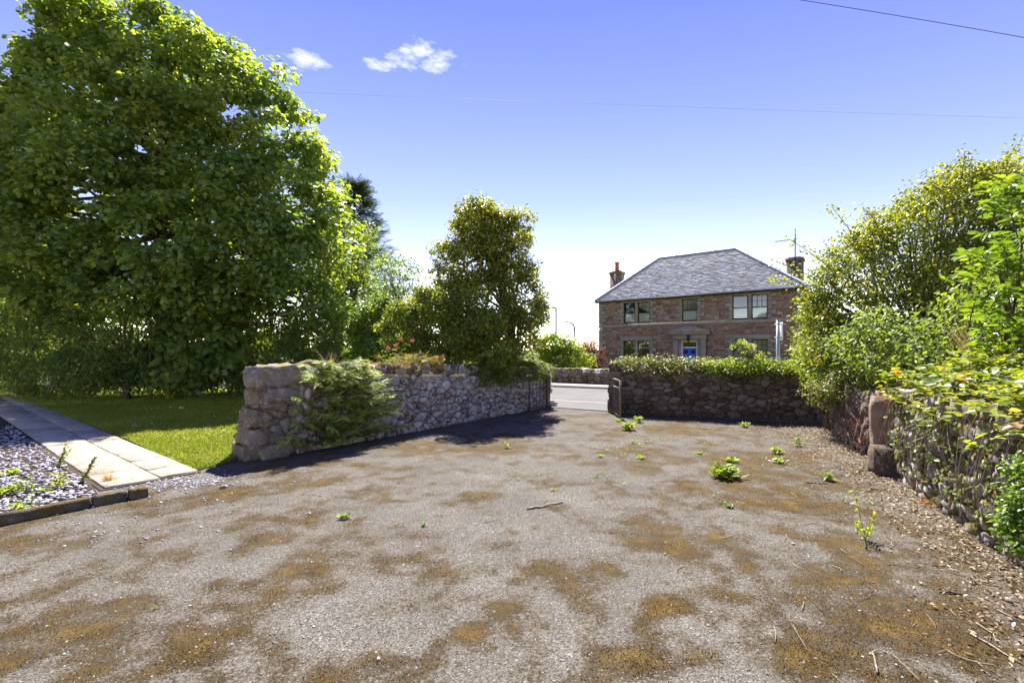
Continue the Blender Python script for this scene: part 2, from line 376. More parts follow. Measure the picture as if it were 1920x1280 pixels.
for i in range(11):
    x = i / 11 * .92
    L_ = .26 * (1 - .55 * i / 11)
    for sgn in (-1, 1):
        b = len(_v); _v += [[x, 0, 0], [x + .055, 0, 0], [x + L_ * .75, sgn * L_, .05]]; _f.append((b, b + 1, b + 2) if sgn < 0 else (b, b + 2, b + 1))
b = len(_v); _v += [[0, .012, 0], [0, -.012, 0], [1.05, 0, 0]]; _f.append((b, b + 1, b + 2))
SPRIG = (np.array(_v), _f)

def leaves(name, P, A, N, S, tmpl, mat, parent=None, tint=None, width=1.0, **k):
    V0, F0 = tmpl
    P = np.asarray(P, float); n = len(P); kk = len(V0)
    N = nrm(N); A = nrm(A - (A * N).sum(1, keepdims=True) * N); B = np.cross(N, A)
    S = np.broadcast_to(np.asarray(S, float), (n,))[:, None, None]
    V = P[:, None] + S * (V0[None, :, 0:1] * A[:, None] + width * V0[None, :, 1:2] * B[:, None] + V0[None, :, 2:3] * N[:, None])
    by = {}
    for f in F0: by.setdefault(len(f), []).append(f)
    base = (np.arange(n) * kk)[:, None, None]
    fs = [(np.array(fl)[None] + base).reshape(-1, ln) for ln, fl in by.items()]
    if tint is None: tint = rng.random(n)
    return mk(name, V.reshape(-1, 3), fs, mat, parent, tint=np.repeat(np.clip(tint, 0, 1), kk), **k)

def rdir(n):
    return nrm(rng.normal(size=(n, 3)))
def clump_centres(ells, n, lo=.72, hi=1.02, zmin=.15, back=.6, inner=.18):
    """centres of leaf clumps, mostly near the surface of a union of ellipsoids (cx,cy,cz,rx,ry,rz)"""
    E = np.array(ells, float)
    area = (E[:, 3] * E[:, 4] + E[:, 4] * E[:, 5] + E[:, 3] * E[:, 5]); pr = area / area.sum()
    out = []
    while len(out) < n:
        m_ = n * 2
        i = rng.choice(len(E), m_, p=pr); d = rdir(m_)
        r = np.where(rng.random(m_) < inner, rng.uniform(.3, lo, m_), rng.uniform(lo, hi, m_))
        p = E[i, :3] + d * E[i, 3:] * r[:, None]
        q = (p[:, None] - E[None, :, :3]) / E[None, :, 3:]
        dd = np.sqrt((q ** 2).sum(2)); dd[np.arange(m_), i] = 9
        ok = (dd.min(1) > .62) & (p[:, 2] > zmin) & ((d[:, 1] < .25) | (rng.random(m_) < back))
        out += list(p[ok])
    return np.array(out[:n])
def clump_leaves(C, R, per, up=.55, outw=.6, rnd=.45, flat=.7, shell=.35, droop=.35):
    n = len(C) * per
    c = np.repeat(C, per, 0); R = np.repeat(np.broadcast_to(R, (len(C),)), per)[:, None]
    d = rdir(n); rr = shell + (1 - shell) * rng.random(n)[:, None] ** .6
    P = c + d * R * rr * np.array([1, 1, flat])
    N = outw * d + np.array([0, 0, up]) + rng.normal(0, rnd, (n, 3))
    A = d * np.array([1, 1, .3]) + rng.normal(0, .5, (n, 3)) - np.array([0, 0, droop])
    t = np.repeat(rng.normal(.5, .17, len(C)), per) + rng.normal(0, .2, n)
    return P, A, N, t
def bez(a, b, c, n=7):
    t = np.linspace(0, 1, n)[:, None]
    return (1 - t) ** 2 * np.asarray(a) + 2 * t * (1 - t) * np.asarray(b) + t ** 2 * np.asarray(c)
def limbs(mb, base, heads, r0, r1, rise=.5, n=7, sides=6, wob=.05):
    for hd in heads:
        base_ = np.asarray(base, float); hd = np.asarray(hd, float)
        mid = base_ * .5 + hd * .5 + np.array([0, 0, 1]) * rise * np.linalg.norm(hd - base_) * .3
        p = bez(base_, mid, hd, n); p[1:-1] += rng.normal(0, wob, (n - 2, 3))
        mb.tube(p, np.linspace(r0, r1, n), sides)

def plant(name, label, cat, mat, ells, n, R, per, size, tmpl=QUAD, base=None, trunk=None, barkm='bark', heads=10, tr=.08, group=None,
          crown='crown', width=1.0, zmin=.1, back=.45, inner=.12, szj=.25, lo=.72, **kw):
    E = np.array(ells, float)
    if base is None: base = (E[:, 0].mean(), E[:, 1].mean(), 0)
    base = np.array(base, float)
    root = thing(name, label, cat, base, group)
    C = clump_centres(ells, n, zmin=zmin, back=back, inner=inner, lo=lo)
    P, A, N, t = clump_leaves(C, R * rng.uniform(.7, 1.25, n), per, **kw)
    ok = P[:, 2] > base[2] + .02
    P, A, N, t = P[ok], A[ok], N[ok], t[ok]
    leaves(crown, P, A, N, size * rng.uniform(1 - szj, 1 + szj, len(P)), tmpl, M[mat], root, t, width)
    mb = MB()
    if trunk is None: trunk = [base, base + (0, 0, max(.3, .35 * E[:, 2].max()))]
    trunk = np.array(trunk, float)
    p = np.concatenate([np.linspace(a, b, 4)[:-1] for a, b in zip(trunk[:-1], trunk[1:])] + [trunk[-1:]])
    p[1:-1] += rng.normal(0, tr * .2, (len(p) - 2, 3))
    mb.tube(p, np.linspace(tr, tr * .55, len(p)) * (1 + .35 * np.exp(-np.arange(len(p)))), 8)
    hs = C[rng.permutation(len(C))[:heads]]
    for h in hs:
        s = p[rng.integers(len(p) // 2, len(p))]
        limbs(mb, s, [h], tr * .36, max(.005, tr * .03), .15, 7, 5, .03 + tr * .15)
    mb.build('trunk', M[barkm], root, smooth=True)
    return root, C

# ================================================================== GROUND
def sheet(name, pts, z, mat, kind='structure', thick=0):
    pts = [np.array([p[0], p[1], z]) for p in pts]; n = len(pts)
    V = list(pts); Fs = [tuple(range(n))]
    if thick:
        V += [p - (0, 0, thick) for p in pts]; Fs += [(i, i + n, (i + 1) % n + n, (i + 1) % n) for i in range(n)]
    a = sum(pts[i][0] * pts[(i + 1) % n][1] - pts[(i + 1) % n][0] * pts[i][1] for i in range(n))
    if a < 0: Fs = [f[::-1] for f in Fs]
    return props(mk(name, V, Fs, mat), kind=kind)
sheet('ground', [(-3000, -300), (3000, -300), (3000, 3000), (-3000, 3000)], -.03, M['ground'])

# road frame: along RD, away from the viewer QD
RD = np.array([.88, -.475]); RD /= np.linalg.norm(RD); QD = np.array([-RD[1], RD[0]])
def rq(s, q): return RD * s + QD * q
def strip(name, q0, q1, s0, s1, z, mat, thick=0): return sheet(name, [rq(s0, q0), rq(s1, q0), rq(s1, q1), rq(s0, q1)], z, mat, thick=thick)
strip('road', 12.25, 18.9, -90, 70, .018, M['road'])
strip('road_line', 13.93, 14.02, -90, 70, .023, M['line'])
strip('kerb', 18.9, 19.03, -90, 70, .10, M['margin'], .15)
strip('pavement', 19.03, 20.4, -90, 70, .098, M['pavement'], .15)

# driveway with its moss field
PATCH = [(575, 1105, 55, 17), (370, 1220, 80, 28), (250, 1262, 90, 22), (240, 1140, 75, 18), (175, 1190, 100, 25), (50, 1025, 85, 15), (850, 1135, 34, 20),
         (890, 1205, 52, 24), (935, 1155, 36, 22), (690, 1045, 26, 11), (480, 925, 55, 9), (415, 1095, 45, 9), (625, 1270, 45, 12), (710, 1232, 36, 16),
         (1310, 915, 85, 26), (1460, 940, 75, 24), (1240, 1015, 70, 30), (1320, 1010, 40, 11), (1035, 1065, 58, 16), (1065, 1100, 40, 26), (1240, 1135, 60, 18),
         (1345, 1115, 36, 20), (1475, 995, 40, 10), (1495, 1205, 110, 40), (1585, 1235, 90, 30), (1660, 1180, 95, 32), (1810, 1195, 110, 34), (1200, 1240, 46, 22),
         (985, 1190, 62, 40), (1460, 1105, 60, 16), (1385, 1045, 28, 16), (1720, 1055, 110, 26), (845, 828, 70, 8), (880, 842, 90, 7), (720, 943, 28, 5),
         (550, 880, 60, 6), (650, 870, 60, 5), (1250, 805, 70, 6), (1420, 860, 70, 8), (780, 1000, 40, 9), (560, 1010, 50, 9), (1580, 1010, 50, 16), (60, 1235, 100, 22), (1150, 812, 40, 6)]
def moss_field(X, Y):
    px = 960 + F * X / np.maximum(Y, .5); py = HOR + F * H / np.maximum(Y, .5)
    f1 = fbm(X * 1.7 + 40, Y * 1.7 + 11, 5); f2 = fbm(X * 4 + 3, Y * 4 + 9, 4); f3 = fbm(X * 9 + 31, Y * 9 + 2, 3)
    s = np.zeros_like(X)
    for (cx, cy, rx, ry) in PATCH:
        c = gp(cx, cy); ex = rx / F * c[1]; ey = ry * c[1] ** 2 / (F * H)
        r = ((X - c[0]) / ex) ** 2 + ((Y - c[1]) / ey) ** 2
        s = np.maximum(s, np.exp(-r * .55))
    right = np.clip((X - .22 * Y + .8) / 2.5, 0, 1) * .12 + np.clip((-X - .35 * Y) / 1.5, 0, 1) * .08
    return np.clip(.32 * s + (f1 - .5) * .8 + (f2 - .5) * .95 + (f3 - .5) * .6 + right + .285, 0, 1)
WA = np.array([-3.85, 7.05]); WB = np.array([.96, 13.4]); WL = np.linalg.norm(WB - WA); WD = (WB - WA) / WL; WN = np.array([WD[1], -WD[0]])
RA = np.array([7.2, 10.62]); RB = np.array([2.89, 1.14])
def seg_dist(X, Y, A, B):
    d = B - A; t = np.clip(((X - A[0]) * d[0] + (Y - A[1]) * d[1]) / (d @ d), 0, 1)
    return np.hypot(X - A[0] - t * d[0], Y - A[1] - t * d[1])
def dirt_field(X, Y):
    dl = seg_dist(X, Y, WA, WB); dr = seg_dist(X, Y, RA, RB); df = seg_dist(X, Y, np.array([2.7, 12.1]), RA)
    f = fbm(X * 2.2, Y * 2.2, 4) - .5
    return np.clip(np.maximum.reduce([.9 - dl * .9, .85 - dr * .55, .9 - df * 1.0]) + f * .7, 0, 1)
xs = np.concatenate([np.linspace(-14, -7.1, 14), np.arange(-7, 7.5, .055), np.linspace(7.6, 12, 10)])
ys = np.concatenate([np.linspace(-4, 1.1, 8), np.arange(1.2, 6, .045), np.arange(6, 14.2, .08)])
X, Y = np.meshgrid(xs, ys)
mo = moss_field(X, Y); di = dirt_field(X, Y)
Z = .002 + .010 * (fbm(X * .8, Y * .8, 3) - .5) + .007 * np.clip(mo - .45, 0, .3) + .004 * (fbm(X * 9, Y * 9, 2) - .5)
nx, ny = len(xs), len(ys)
ii, jj = np.meshgrid(np.arange(ny - 1), np.arange(nx - 1), indexing='ij'); b = (ii * nx + jj).ravel()
drv = props(mk('driveway', np.stack([X, Y, Z], -1).reshape(-1, 3), [np.stack([b, b + 1, b + nx + 1, b + nx], 1)], M['tarmac'], smooth=True), kind='structure')
for nm, fld in (('moss', mo), ('dirt', di)):
    a_ = drv.data.attributes.new(nm, 'FLOAT', 'POINT'); a_.data.foreach_set('value', fld.ravel().astype(np.float32))

# lawn
LAWN = [(-4.40, 6.30), (-4.30, 6.75), (-4.25, 7.35), (-3.9, 7.6), (.45, 13.6), (-1.5, 15.6), (-3, 18), (-6, 20), (-24, 22), (-24, 20.2), (-17.7, 15.9), (-12.35, 12.28), (-6.93, 8.31)]
sheet('lawn', LAWN, .022, M['lawn'], thick=.03)
def in_poly(p, poly):
    x, y = p[:, 0], p[:, 1]; ins = np.zeros(len(p), bool); n = len(poly)
    for i in range(n):
        x0, y0 = poly[i]; x1, y1 = poly[(i + 1) % n]
        c = ((y0 > y) != (y1 > y)) & (x < (x1 - x0) * (y - y0) / (y1 - y0 + 1e-12) + x0); ins ^= c
    return ins
def scatter(poly, n, wfun=None):
    P = np.array(poly); lo, hi = P.min(0), P.max(0); out = []
    tot = 0
    while tot < n:
        p = lo + rng.random((n * 3, 2)) * (hi - lo); p = p[in_poly(p, poly)]
        if wfun is not None: p = p[rng.random(len(p)) < wfun(p)]
        out.append(p); tot += len(p)
    return np.concatenate(out)[:n]
vis = [(-4.40, 6.30), (-4.30, 6.75), (-4.25, 7.35), (-3.9, 7.7), (-3.2, 18.2), (-19, 19.5), (-19, 16.7), (-12.35, 12.28), (-6.93, 8.31)]
g = scatter(vis, 120000, lambda p: np.clip((8.0 / p[:, 1]) ** 1.2, .1, 1))
n = len(g); A = rng.normal(0, .55, (n, 3)); A[:, 2] = 1
t = .35 + .9 * (fbm(g[:, 0] * .9 + 5, g[:, 1] * .9, 4) - .5) + rng.normal(0, .17, n)
props(leaves('grass', np.c_[g, np.full(n, .02)], A, rdir(n), rng.uniform(.03, .065, n), BLADE, M['grass'], None, t, .26), kind='stuff')
g = scatter(vis, 1500, lambda p: np.clip(fbm(p[:, 0] * .5, p[:, 1] * .8, 3) * 3 - 1.45, 0, 1) * (p[:, 1] > 8.5))
n = len(g); props(leaves('daisies', np.c_[g, rng.uniform(.05, .08, n)], rdir(n), np.array([0, 0, 1]) + rng.normal(0, .3, (n, 3)), rng.uniform(.018, .03, n), QUAD, M['white_petal'], None, None, 1.5), kind='stuff')

# paved path: two rows of slabs
PD = np.array([-.8, .6]); PN = np.array([.6, .8])
path = props(bpy.data.objects.new('path', None), kind='structure'); COL.objects.link(path); OFF['path'] = np.zeros(3)
def slab(s0, s1, q0, q1, top, t):
    mb = MB(); g_ = .008
    c = [(s0 + g_, q0 + g_), (s1 - g_, q0 + g_), (s1 - g_, q1 - g_), (s0 + g_, q1 - g_)]
    V = []
    for z, ins in ((-.02, 0), (top - .008, 0), (top, .008)):
        for k, (s, q) in enumerate(c):
            s += ins * (1 if k in (0, 3) else -1) ; q += ins * (1 if k in (0, 1) else -1)
            V.append([*(PD * s + PN * q), z + (rng.normal(0, .003) if z > 0 else 0)])
    Fs = [(8, 9, 10, 11)] + [(i + 4 * l, (i + 1) % 4 + 4 * l, (i + 1) % 4 + 4 * (l + 1), i + 4 * (l + 1)) for l in (0, 1) for i in range(4)]
    mb.add(V, [f[::-1] for f in Fs], t); return mb
s_right, s_left = 7.29, 7.27
edge_q = lambda s, q: s + (q - 2.0) * -.06
for q0, q1, off in ((2.0, 2.44, 0.0), (1.44, 2.0, .28)):
    s = 7.26 - (0 if q0 == 2.0 else .02); i = 0
    while s < 24:
        ln = [.62, .78, .62, .9, .7][(i + (0 if q0 == 2.0 else 2)) % 5] if i else (.55 if q0 == 2 else .8)
        mb = slab(s, s + ln, q0, q1, .034 + rng.normal(0, .003), rng.random())
        mb.build('slab', M['slab'], path, origin=[*(PD * (s + ln / 2) + PN * (q0 + q1) / 2), 0]); s += ln; i += 1
sheet('path_bed', [PD * 7.2 + PN * 1.40, PD * 7.2 + PN * 2.46, PD * 24 + PN * 2.46, PD * 24 + PN * 1.40], .014, M['soil'])

# slate bed
BED = [(-6.6, 2.35), (-4.50, 5.02), (-5.36, 5.78), (-8.36, 8.02), (-15, 13.0), (-18, 6)]
sheet('planting_bed', BED, .016, M['soil'], thick=.03)
def chips(name, g, z, smin, smax, tilt=.25):
    n = len(g); th = np.arange(5) * 2 * np.pi / 5
    r = rng.uniform(.6, 1.1, (n, 5)); S = rng.uniform(smin, smax, n)[:, None]
    el = rng.uniform(.45, .9, n)[:, None]
    x = np.cos(th) * r * S * .5; y = np.sin(th) * r * S * .5 * el
    N = nrm(np.array([0, 0, 1]) + rng.normal(0, tilt, (n, 3))); a = rng.uniform(0, 6.28, n)
    A = np.stack([np.cos(a), np.sin(a), 0 * a], 1); A = nrm(A - (A * N).sum(1, keepdims=True) * N); B = np.cross(N, A)
    c = np.c_[g, np.broadcast_to(z, (n,))]
    top = c[:, None] + x[..., None] * A[:, None] + y[..., None] * B[:, None] + N[:, None] * .006
    bot = top - N[:, None] * .009
    V = np.concatenate([top, bot], 1).reshape(-1, 3); b = (np.arange(n) * 10)[:, None]
    tops = b + np.arange(5)[None]
    sides = np.concatenate([b + np.array([i, i + 5, (i + 1) % 5 + 5, (i + 1) % 5])[None] for i in range(5)])
    return props(mk(name, V, [tops, sides], M['slate_chip'], tint=np.repeat(rng.random(n), 10)), kind='stuff')
g = scatter([(-6.4, 2.7), (-4.58, 5.03), (-5.40, 5.76), (-8.36, 8.0), (-11, 10.0), (-11, 4.5)], 6500, lambda p: np.clip((5.5 / p[:, 1]) ** 1.5, .15, 1))
chips('slate_chippings', g, .022 + rng.random(len(g)) * .028, .035, .085)
c0 = gp(320, 905)[:2]
g = np.concatenate([c0 + rng.normal(0, 1, (420, 2)) * (.42, .2), gp(300, 960)[:2] + rng.normal(0, 1, (60, 2)) * (.8, .45), gp(120, 1010)[:2] + rng.normal(0, 1, (22, 2)) * (.6, .2)])
g = g[~in_poly(g, LAWN) & ~in_poly(g, BED) & ((g @ PD) < 7.2)]
chips('spilled_slate', g, .006, .012, .045, .1)

# ================================================================== WALLS
def voronoi(pts, quad, ani):
    pts = np.asarray(pts); q = pts * (1, ani)
    cells = []
    for i in range(len(q)):
        d = ((q - q[i]) ** 2).sum(1); nb = np.argsort(d)[1:22]
        poly = [np.array([a, b_ * ani]) for a, b_ in quad]
        for j in nb:
            mid = (q[i] + q[j]) / 2; nn = q[j] - q[i]; new = []
            for k in range(len(poly)):
                a, b_ = poly[k], poly[(k + 1) % len(poly)]
                da, db = (a - mid) @ nn, (b_ - mid) @ nn
                if da <= 0: new.append(a)
                if (da < 0) != (db < 0) and da != db: new.append(a + (b_ - a) * da / (da - db))
            poly = new
            if len(poly) < 3: break
        cells.append(np.array(poly) / (1, ani) if len(poly) >= 3 else None)
    return cells
def chaikin(p, k=.2):
    q = np.roll(p, -1, 0); return np.stack([p * (1 - k) + q * k, p * k + q * (1 - k)], 1).reshape(-1, 2)
def face_stones(root, mats, A, B, nrm2, hA, hB, sx, sz, proud=.05, gap=.012, ani=1.35, limit=300, jit=.38, z0=-.02, cut=.2, tints=(0, 1), top=None):
    """random rubble on the vertical face from A to B: every stone is a part"""
    A = np.array(A, float); B = np.array(B, float); L = np.linalg.norm(B - A); d = (B - A) / L
    pts = []; r = 0; z = z0
    while z < max(hA, hB):
        s = -sx * rng.random()
        while s < L + sx * .5:
            w_ = sx * rng.uniform(.6, 1.4); s += w_
            zz = z + sz * .5 + rng.normal(0, sz * jit)
            ss = s - w_ / 2 + rng.normal(0, sx * .2)
            if 0 < ss < L and z0 < zz < hA + (hB - hA) * ss / L and rng.random() > .16: pts.append((ss, zz))
        z += sz * rng.uniform(.75, 1.2); r += 1
    cells = voronoi(pts, [(0, z0), (L, z0), (L, hB), (0, hA)], ani)
    items = []
    for (pt, c) in zip(pts, cells):
        if c is None: continue
        cen = c.mean(0); ext = np.ptp(c, 0)
        if min(ext) < .03: continue
        rad = np.sqrt(((c - cen) ** 2).sum(1)).mean()
        c = cen + (c - cen) * max(.55, 1 - gap / rad)
        c = chaikin(c, cut) if len(c) <= 8 else c
        pr = proud * rng.uniform(.4, 1.3); m_ = len(c)
        tl = rng.normal(0, .12, 2)
        inn = cen + (c - cen) * rng.uniform(.66, .86, (m_, 1))
        P3 = lambda p, dep: np.c_[A + np.outer(p[:, 0], d) + np.outer(dep, nrm2), p[:, 1]]
        dep2 = pr + ((inn - cen) @ tl) * 1.0 + rng.normal(0, .006, m_)
        V = np.concatenate([P3(c, np.full(m_, -.03)), P3(c, np.full(m_, pr * .35)), P3(inn, dep2), P3(cen[None], np.array([pr * 1.05]))])
        Fs = []
        for l in (0, 1):
            Fs += [(l * m_ + i, l * m_ + (i + 1) % m_, (l + 1) * m_ + (i + 1) % m_, (l + 1) * m_ + i) for i in range(m_)]
        Fs += [(2 * m_ + i, 2 * m_ + (i + 1) % m_, 3 * m_) for i in range(m_)]
        # orientation: make faces point along nrm2
        o3 = np.cross(np.r_[d, 0], [0, 0, 1]); 
        if o3[:2] @ nrm2 < 0: Fs = [f[::-1] for f in Fs]
        w3 = V[-1]; key = np.linalg.norm(ext) / np.hypot(w3[0], w3[1])
        items.append((key, V, Fs, w3, rng.random()))
    items.sort(key=lambda a: -a[0])
    for k, V, Fs, o3, t in items[:limit]:
        mk('stone', V, Fs, mats, root, origin=o3, tint=t)
    if len(items) > limit:
        mb = MB()
        for k, V, Fs, o3, t in items[limit:]: mb.add(V, Fs, t)
        props(mb.build('small_stones', mats, root), kind='stuff')
def rough_block(cx, cy, cz, sx, sy, sz, ang=0, n=3, jit=.03, tilt=0, rnd=.25):
    """irregular rounded block as (V, F)"""
    g = np.linspace(-1, 1, n + 1); V = []; idx = {}
    def vid(p):
        k = tuple(np.round(p, 4))
        if k not in idx: idx[k] = len(V); V.append(np.array(p))
        return idx[k]
    Fs = []
    for ax in range(3):
        for sg in (-1, 1):
            for i in range(n):
                for j in range(n):
                    q = []
                    for (u_, v_) in ((g[i], g[j]), (g[i + 1], g[j]), (g[i + 1], g[j + 1]), (g[i], g[j + 1])):
                        p = [0, 0, 0]; p[ax] = sg; p[(ax + 1) % 3] = u_; p[(ax + 2) % 3] = v_; q.append(vid(p))
                    Fs.append(tuple(q) if sg > 0 else tuple(q[::-1]))
    V = np.array(V); l = np.linalg.norm(V, axis=1, keepdims=True)
    V = V * (1 - rnd) + V / l * rnd * 1.25
    V = V * np.array([sx, sy, sz]) / 2 + rng.normal(0, jit, V.shape) * min(sx, sy, sz)
    if tilt:
        c, s = math.cos(tilt), math.sin(tilt); V = V @ np.array([[c, 0, -s], [0, 1, 0], [s, 0, c]])
    c, s = math.cos(ang), math.sin(ang); V = V @ np.array([[c, s, 0], [-s, c, 0], [0, 0, 1]])
    return V + (cx, cy, cz), Fs

# ---- left rubble wall
WTH = .55
hW = lambda s: 1.33 - .36 * (s / WL)
lw = thing('rubble_wall', 'long pale rubble stone wall left of the gateway with bushes trailing over it', 'stone wall', (*((WA + WB) / 2 - WN * WTH / 2), 0))
def wp(s, dep, z): return np.array([*(WA + WD * s + WN * dep), z])
V = [wp(.5, -.03, -.05), wp(WL, -.03, -.05), wp(WL, -WTH + .03, -.05), wp(.5, -WTH + .03, -.05), wp(.5, -.03, hW(.5)), wp(WL, -.03, hW(WL)), wp(WL, -WTH + .03, hW(WL)), wp(.5, -WTH + .03, hW(.5))]
mk('core', V, [(3, 2, 1, 0), (4, 5, 6, 7), (0, 1, 5, 4), (1, 2, 6, 5), (2, 3, 7, 6), (3, 0, 4, 7)], M['mortar'], lw, tint=.5)
face_stones(lw, M['grey_stone'], WA + WD * .5, WB, WN, hW(.5) - .05, hW(WL) - .05, .165, .125, .04, .009)
face_stones(lw, M['grey_stone'], WB - WN * WTH, WA - WN * WTH + WD * .5, -WN, hW(WL), hW(.5), .5, .35, .05, .015, limit=0)
# big end blocks
wang = math.atan2(WD[1], WD[0])
V = [wp(-.02, -.02, -.05), wp(.55, -.04, -.05), wp(.55, -WTH - .1, -.05), wp(-.02, -WTH - .1, -.05), wp(.1, -.03, 1.2), wp(.55, -.04, 1.25), wp(.55, -WTH, 1.25), wp(.1, -WTH - .02, 1.2)]
mk('pier_core', V, [f[::-1] for f in [(3, 2, 1, 0), (4, 5, 6, 7), (0, 1, 5, 4), (1, 2, 6, 5), (2, 3, 7, 6), (3, 0, 4, 7)]], M['mortar'], lw, tint=.9)
face_stones(lw, M['end_stone'], WA + WD * .0, WA + WD * .8, WN, 1.2, 1.25, .24, .16, .03, .004, 1.4, cut=.15, jit=.5)
face_stones(lw, M['end_stone'], WA - WN * (WTH + .12) + WD * .03, WA + WD * .03, -WD, 1.2, 1.2, .28, .17, .05, .004, 1.3, cut=.15, jit=.5)
for (s_, dp, z_, a_, b_, c_, t_) in ((.34, -.27, 1.27, .80, .62, .34, 1.0), (.08, -.28, .95, .30, .58, .22, .3), (.03, -.29, .62, .30, .58, .26, .1), (.0, -.31, .32, .34, .62, .3, .5), (-.03, -.34, .08, .40, .66, .28, .2), (.30, .0, .98, .5, .14, .2, .9), (.18, .02, .1, .5, .2, .24, .8)):
    c = wp(s_, dp, z_); Vb, Fb = rough_block(*c, a_, b_, c_, wang + rng.normal(0, .05), 7, .03, rng.normal(0, .08), .30)
    Vb = Vb + (fbm(Vb[:, 0] * 7 + Vb[:, 2] * 5, Vb[:, 1] * 7 + Vb[:, 2] * 3, 4)[:, None] - .5) * .20 * nrm(Vb - c)
    mk('end_stone', Vb, Fb, M['end_stone'], lw, origin=c, tint=t_)
# copes
s = .75
while s < WL - .1:
    ln = rng.uniform(.14, .30); hh = rng.uniform(.13, .24)
    c = wp(s + ln / 2, -WTH / 2 + rng.normal(0, .03), hW(s) + hh * .38)
    Vb, Fb = rough_block(*c, ln * 1.02, WTH * rng.uniform(.8, 1.1), hh * 1.15, wang, 2, .08, rng.normal(0, .15), .35)
    mk('coping_stone', Vb, Fb, M['mossy_stone'] if rng.random() < .65 else M['grey_stone'], lw, origin=c, tint=rng.random()); s += ln * .98
# gate pier stones at far end
for i in range(5):
    c = wp(WL + .08, -.22 + rng.normal(0, .02), .1 + i * .2)
    Vb, Fb = rough_block(*c, .36, .62, .21, wang, 2, .07, 0, .3); mk('pier_stone', Vb, Fb, M['grey_stone'], lw, origin=c, tint=rng.uniform(.5, 1))
c = wp(WL + .35, .0, .06); Vb, Fb = rough_block(*c, .3, .3, .18, .4, 2, .1, .2, .4); mk('pier_stone', Vb, Fb, M['grey_stone'], lw, origin=c, tint=.4)

# ---- right back wall (faces the viewer)
FA = np.array([2.62, 12.3]); FB = RA.copy(); FL = np.linalg.norm(FB - FA); FD = (FB - FA) / FL; FN = np.array([FD[1], -FD[0]])
if FN[1] > 0: FN = -FN
fw = thing('rubble_wall', 'shaded brown rubble wall right of the gateway with shrubs along its top', 'stone wall', (*((FA + FB) / 2 - FN * .25), 0))
def fp(s, dep, z): return np.array([*(FA + FD * s + FN * dep), z])
hF = lambda s: 1.17 - .10 * s / FL
BOXF = [(3, 2, 1, 0), (4, 5, 6, 7), (0, 1, 5, 4), (1, 2, 6, 5), (2, 3, 7, 6), (3, 0, 4, 7)]
V = [fp(0, -.03, -.05), fp(FL, -.03, -.05), fp(FL, -.5, -.05), fp(0, -.5, -.05), fp(0, -.03, hF(0)), fp(FL, -.03, hF(FL)), fp(FL, -.5, hF(FL)), fp(0, -.5, hF(0))]
mk('core', V, BOXF, M['mortar'], fw, tint=.3)
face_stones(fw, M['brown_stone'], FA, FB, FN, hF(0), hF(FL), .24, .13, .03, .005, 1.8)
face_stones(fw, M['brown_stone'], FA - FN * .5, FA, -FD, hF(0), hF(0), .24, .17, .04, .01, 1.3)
s = 0
while s < FL - .1:
    ln = rng.uniform(.18, .34); hh = rng.uniform(.12, .2); c = fp(s + ln / 2, -.25, hF(s) + hh * .35)
    Vb, Fb = rough_block(*c, ln, .54, hh * 1.2, math.atan2(FD[1], FD[0]), 2, .08, rng.normal(0, .1), .35)
    mk('coping_stone', Vb, Fb, M['brown_stone'], fw, origin=c, tint=rng.random()); s += ln

# ---- right side wall, two stretches with the gateposts between
RDIR = (RB - RA) / np.linalg.norm(RB - RA); RN = np.array([RDIR[1], -RDIR[0]])
if RN[0] > 0: RN = -RN
RLEN = np.linalg.norm(RB - RA)
def rp(s, dep, z): return np.array([*(RA + RDIR * s + RN * dep), z])
sP = 4.55
def side_wall(label, s0, s1, h0, h1, mat, sx, sz, ani, proud, th=.5, cut=.2, gap=.014):
    r = thing('rubble_wall', label, 'stone wall', rp((s0 + s1) / 2, -th / 2, 0))
    V = [rp(s0, -.03, -.05), rp(s1, -.03, -.05), rp(s1, -th, -.05), rp(s0, -th, -.05), rp(s0, -.03, h0), rp(s1, -.03, h1), rp(s1, -th, h1), rp(s0, -th, h0)]
    mk('core', V, [f[::-1] for f in BOXF], M['mortar'], r, tint=.3)
    face_stones(r, M[mat], RA + RDIR * s0, RA + RDIR * s1, RN, h0, h1, sx, sz, proud, gap, ani, cut=cut)
    s = s0
    while s < s1 - .05:
        ln = rng.uniform(.16, .3); hh = rng.uniform(.13, .22); c = rp(s + ln / 2, -th / 2 + rng.normal(0, .03), h0 + (h1 - h0) * (s - s0) / (s1 - s0) + hh * .3)
        Vb, Fb = rough_block(*c, ln, th * 1.05, hh * 1.2, math.atan2(RDIR[1], RDIR[0]), 2, .09, rng.normal(0, .15), .4)
        mk('coping_stone', Vb, Fb, M['mossy_stone'], r, origin=c, tint=rng.random()); s += ln
    return r
side_wall('low overgrown rubble wall between the brown wall and the sandstone gatepost', .1, sP - .25, .82, .88, 'brown_stone', .13, .26, .8, .06)
near_wall = side_wall('mossy rubble wall under brambles nearest the viewer on the right', sP + .45, RLEN, 1.02, 1.12, 'mossy_stone', .16, .13, 1.35, .05, cut=.1, gap=.007)
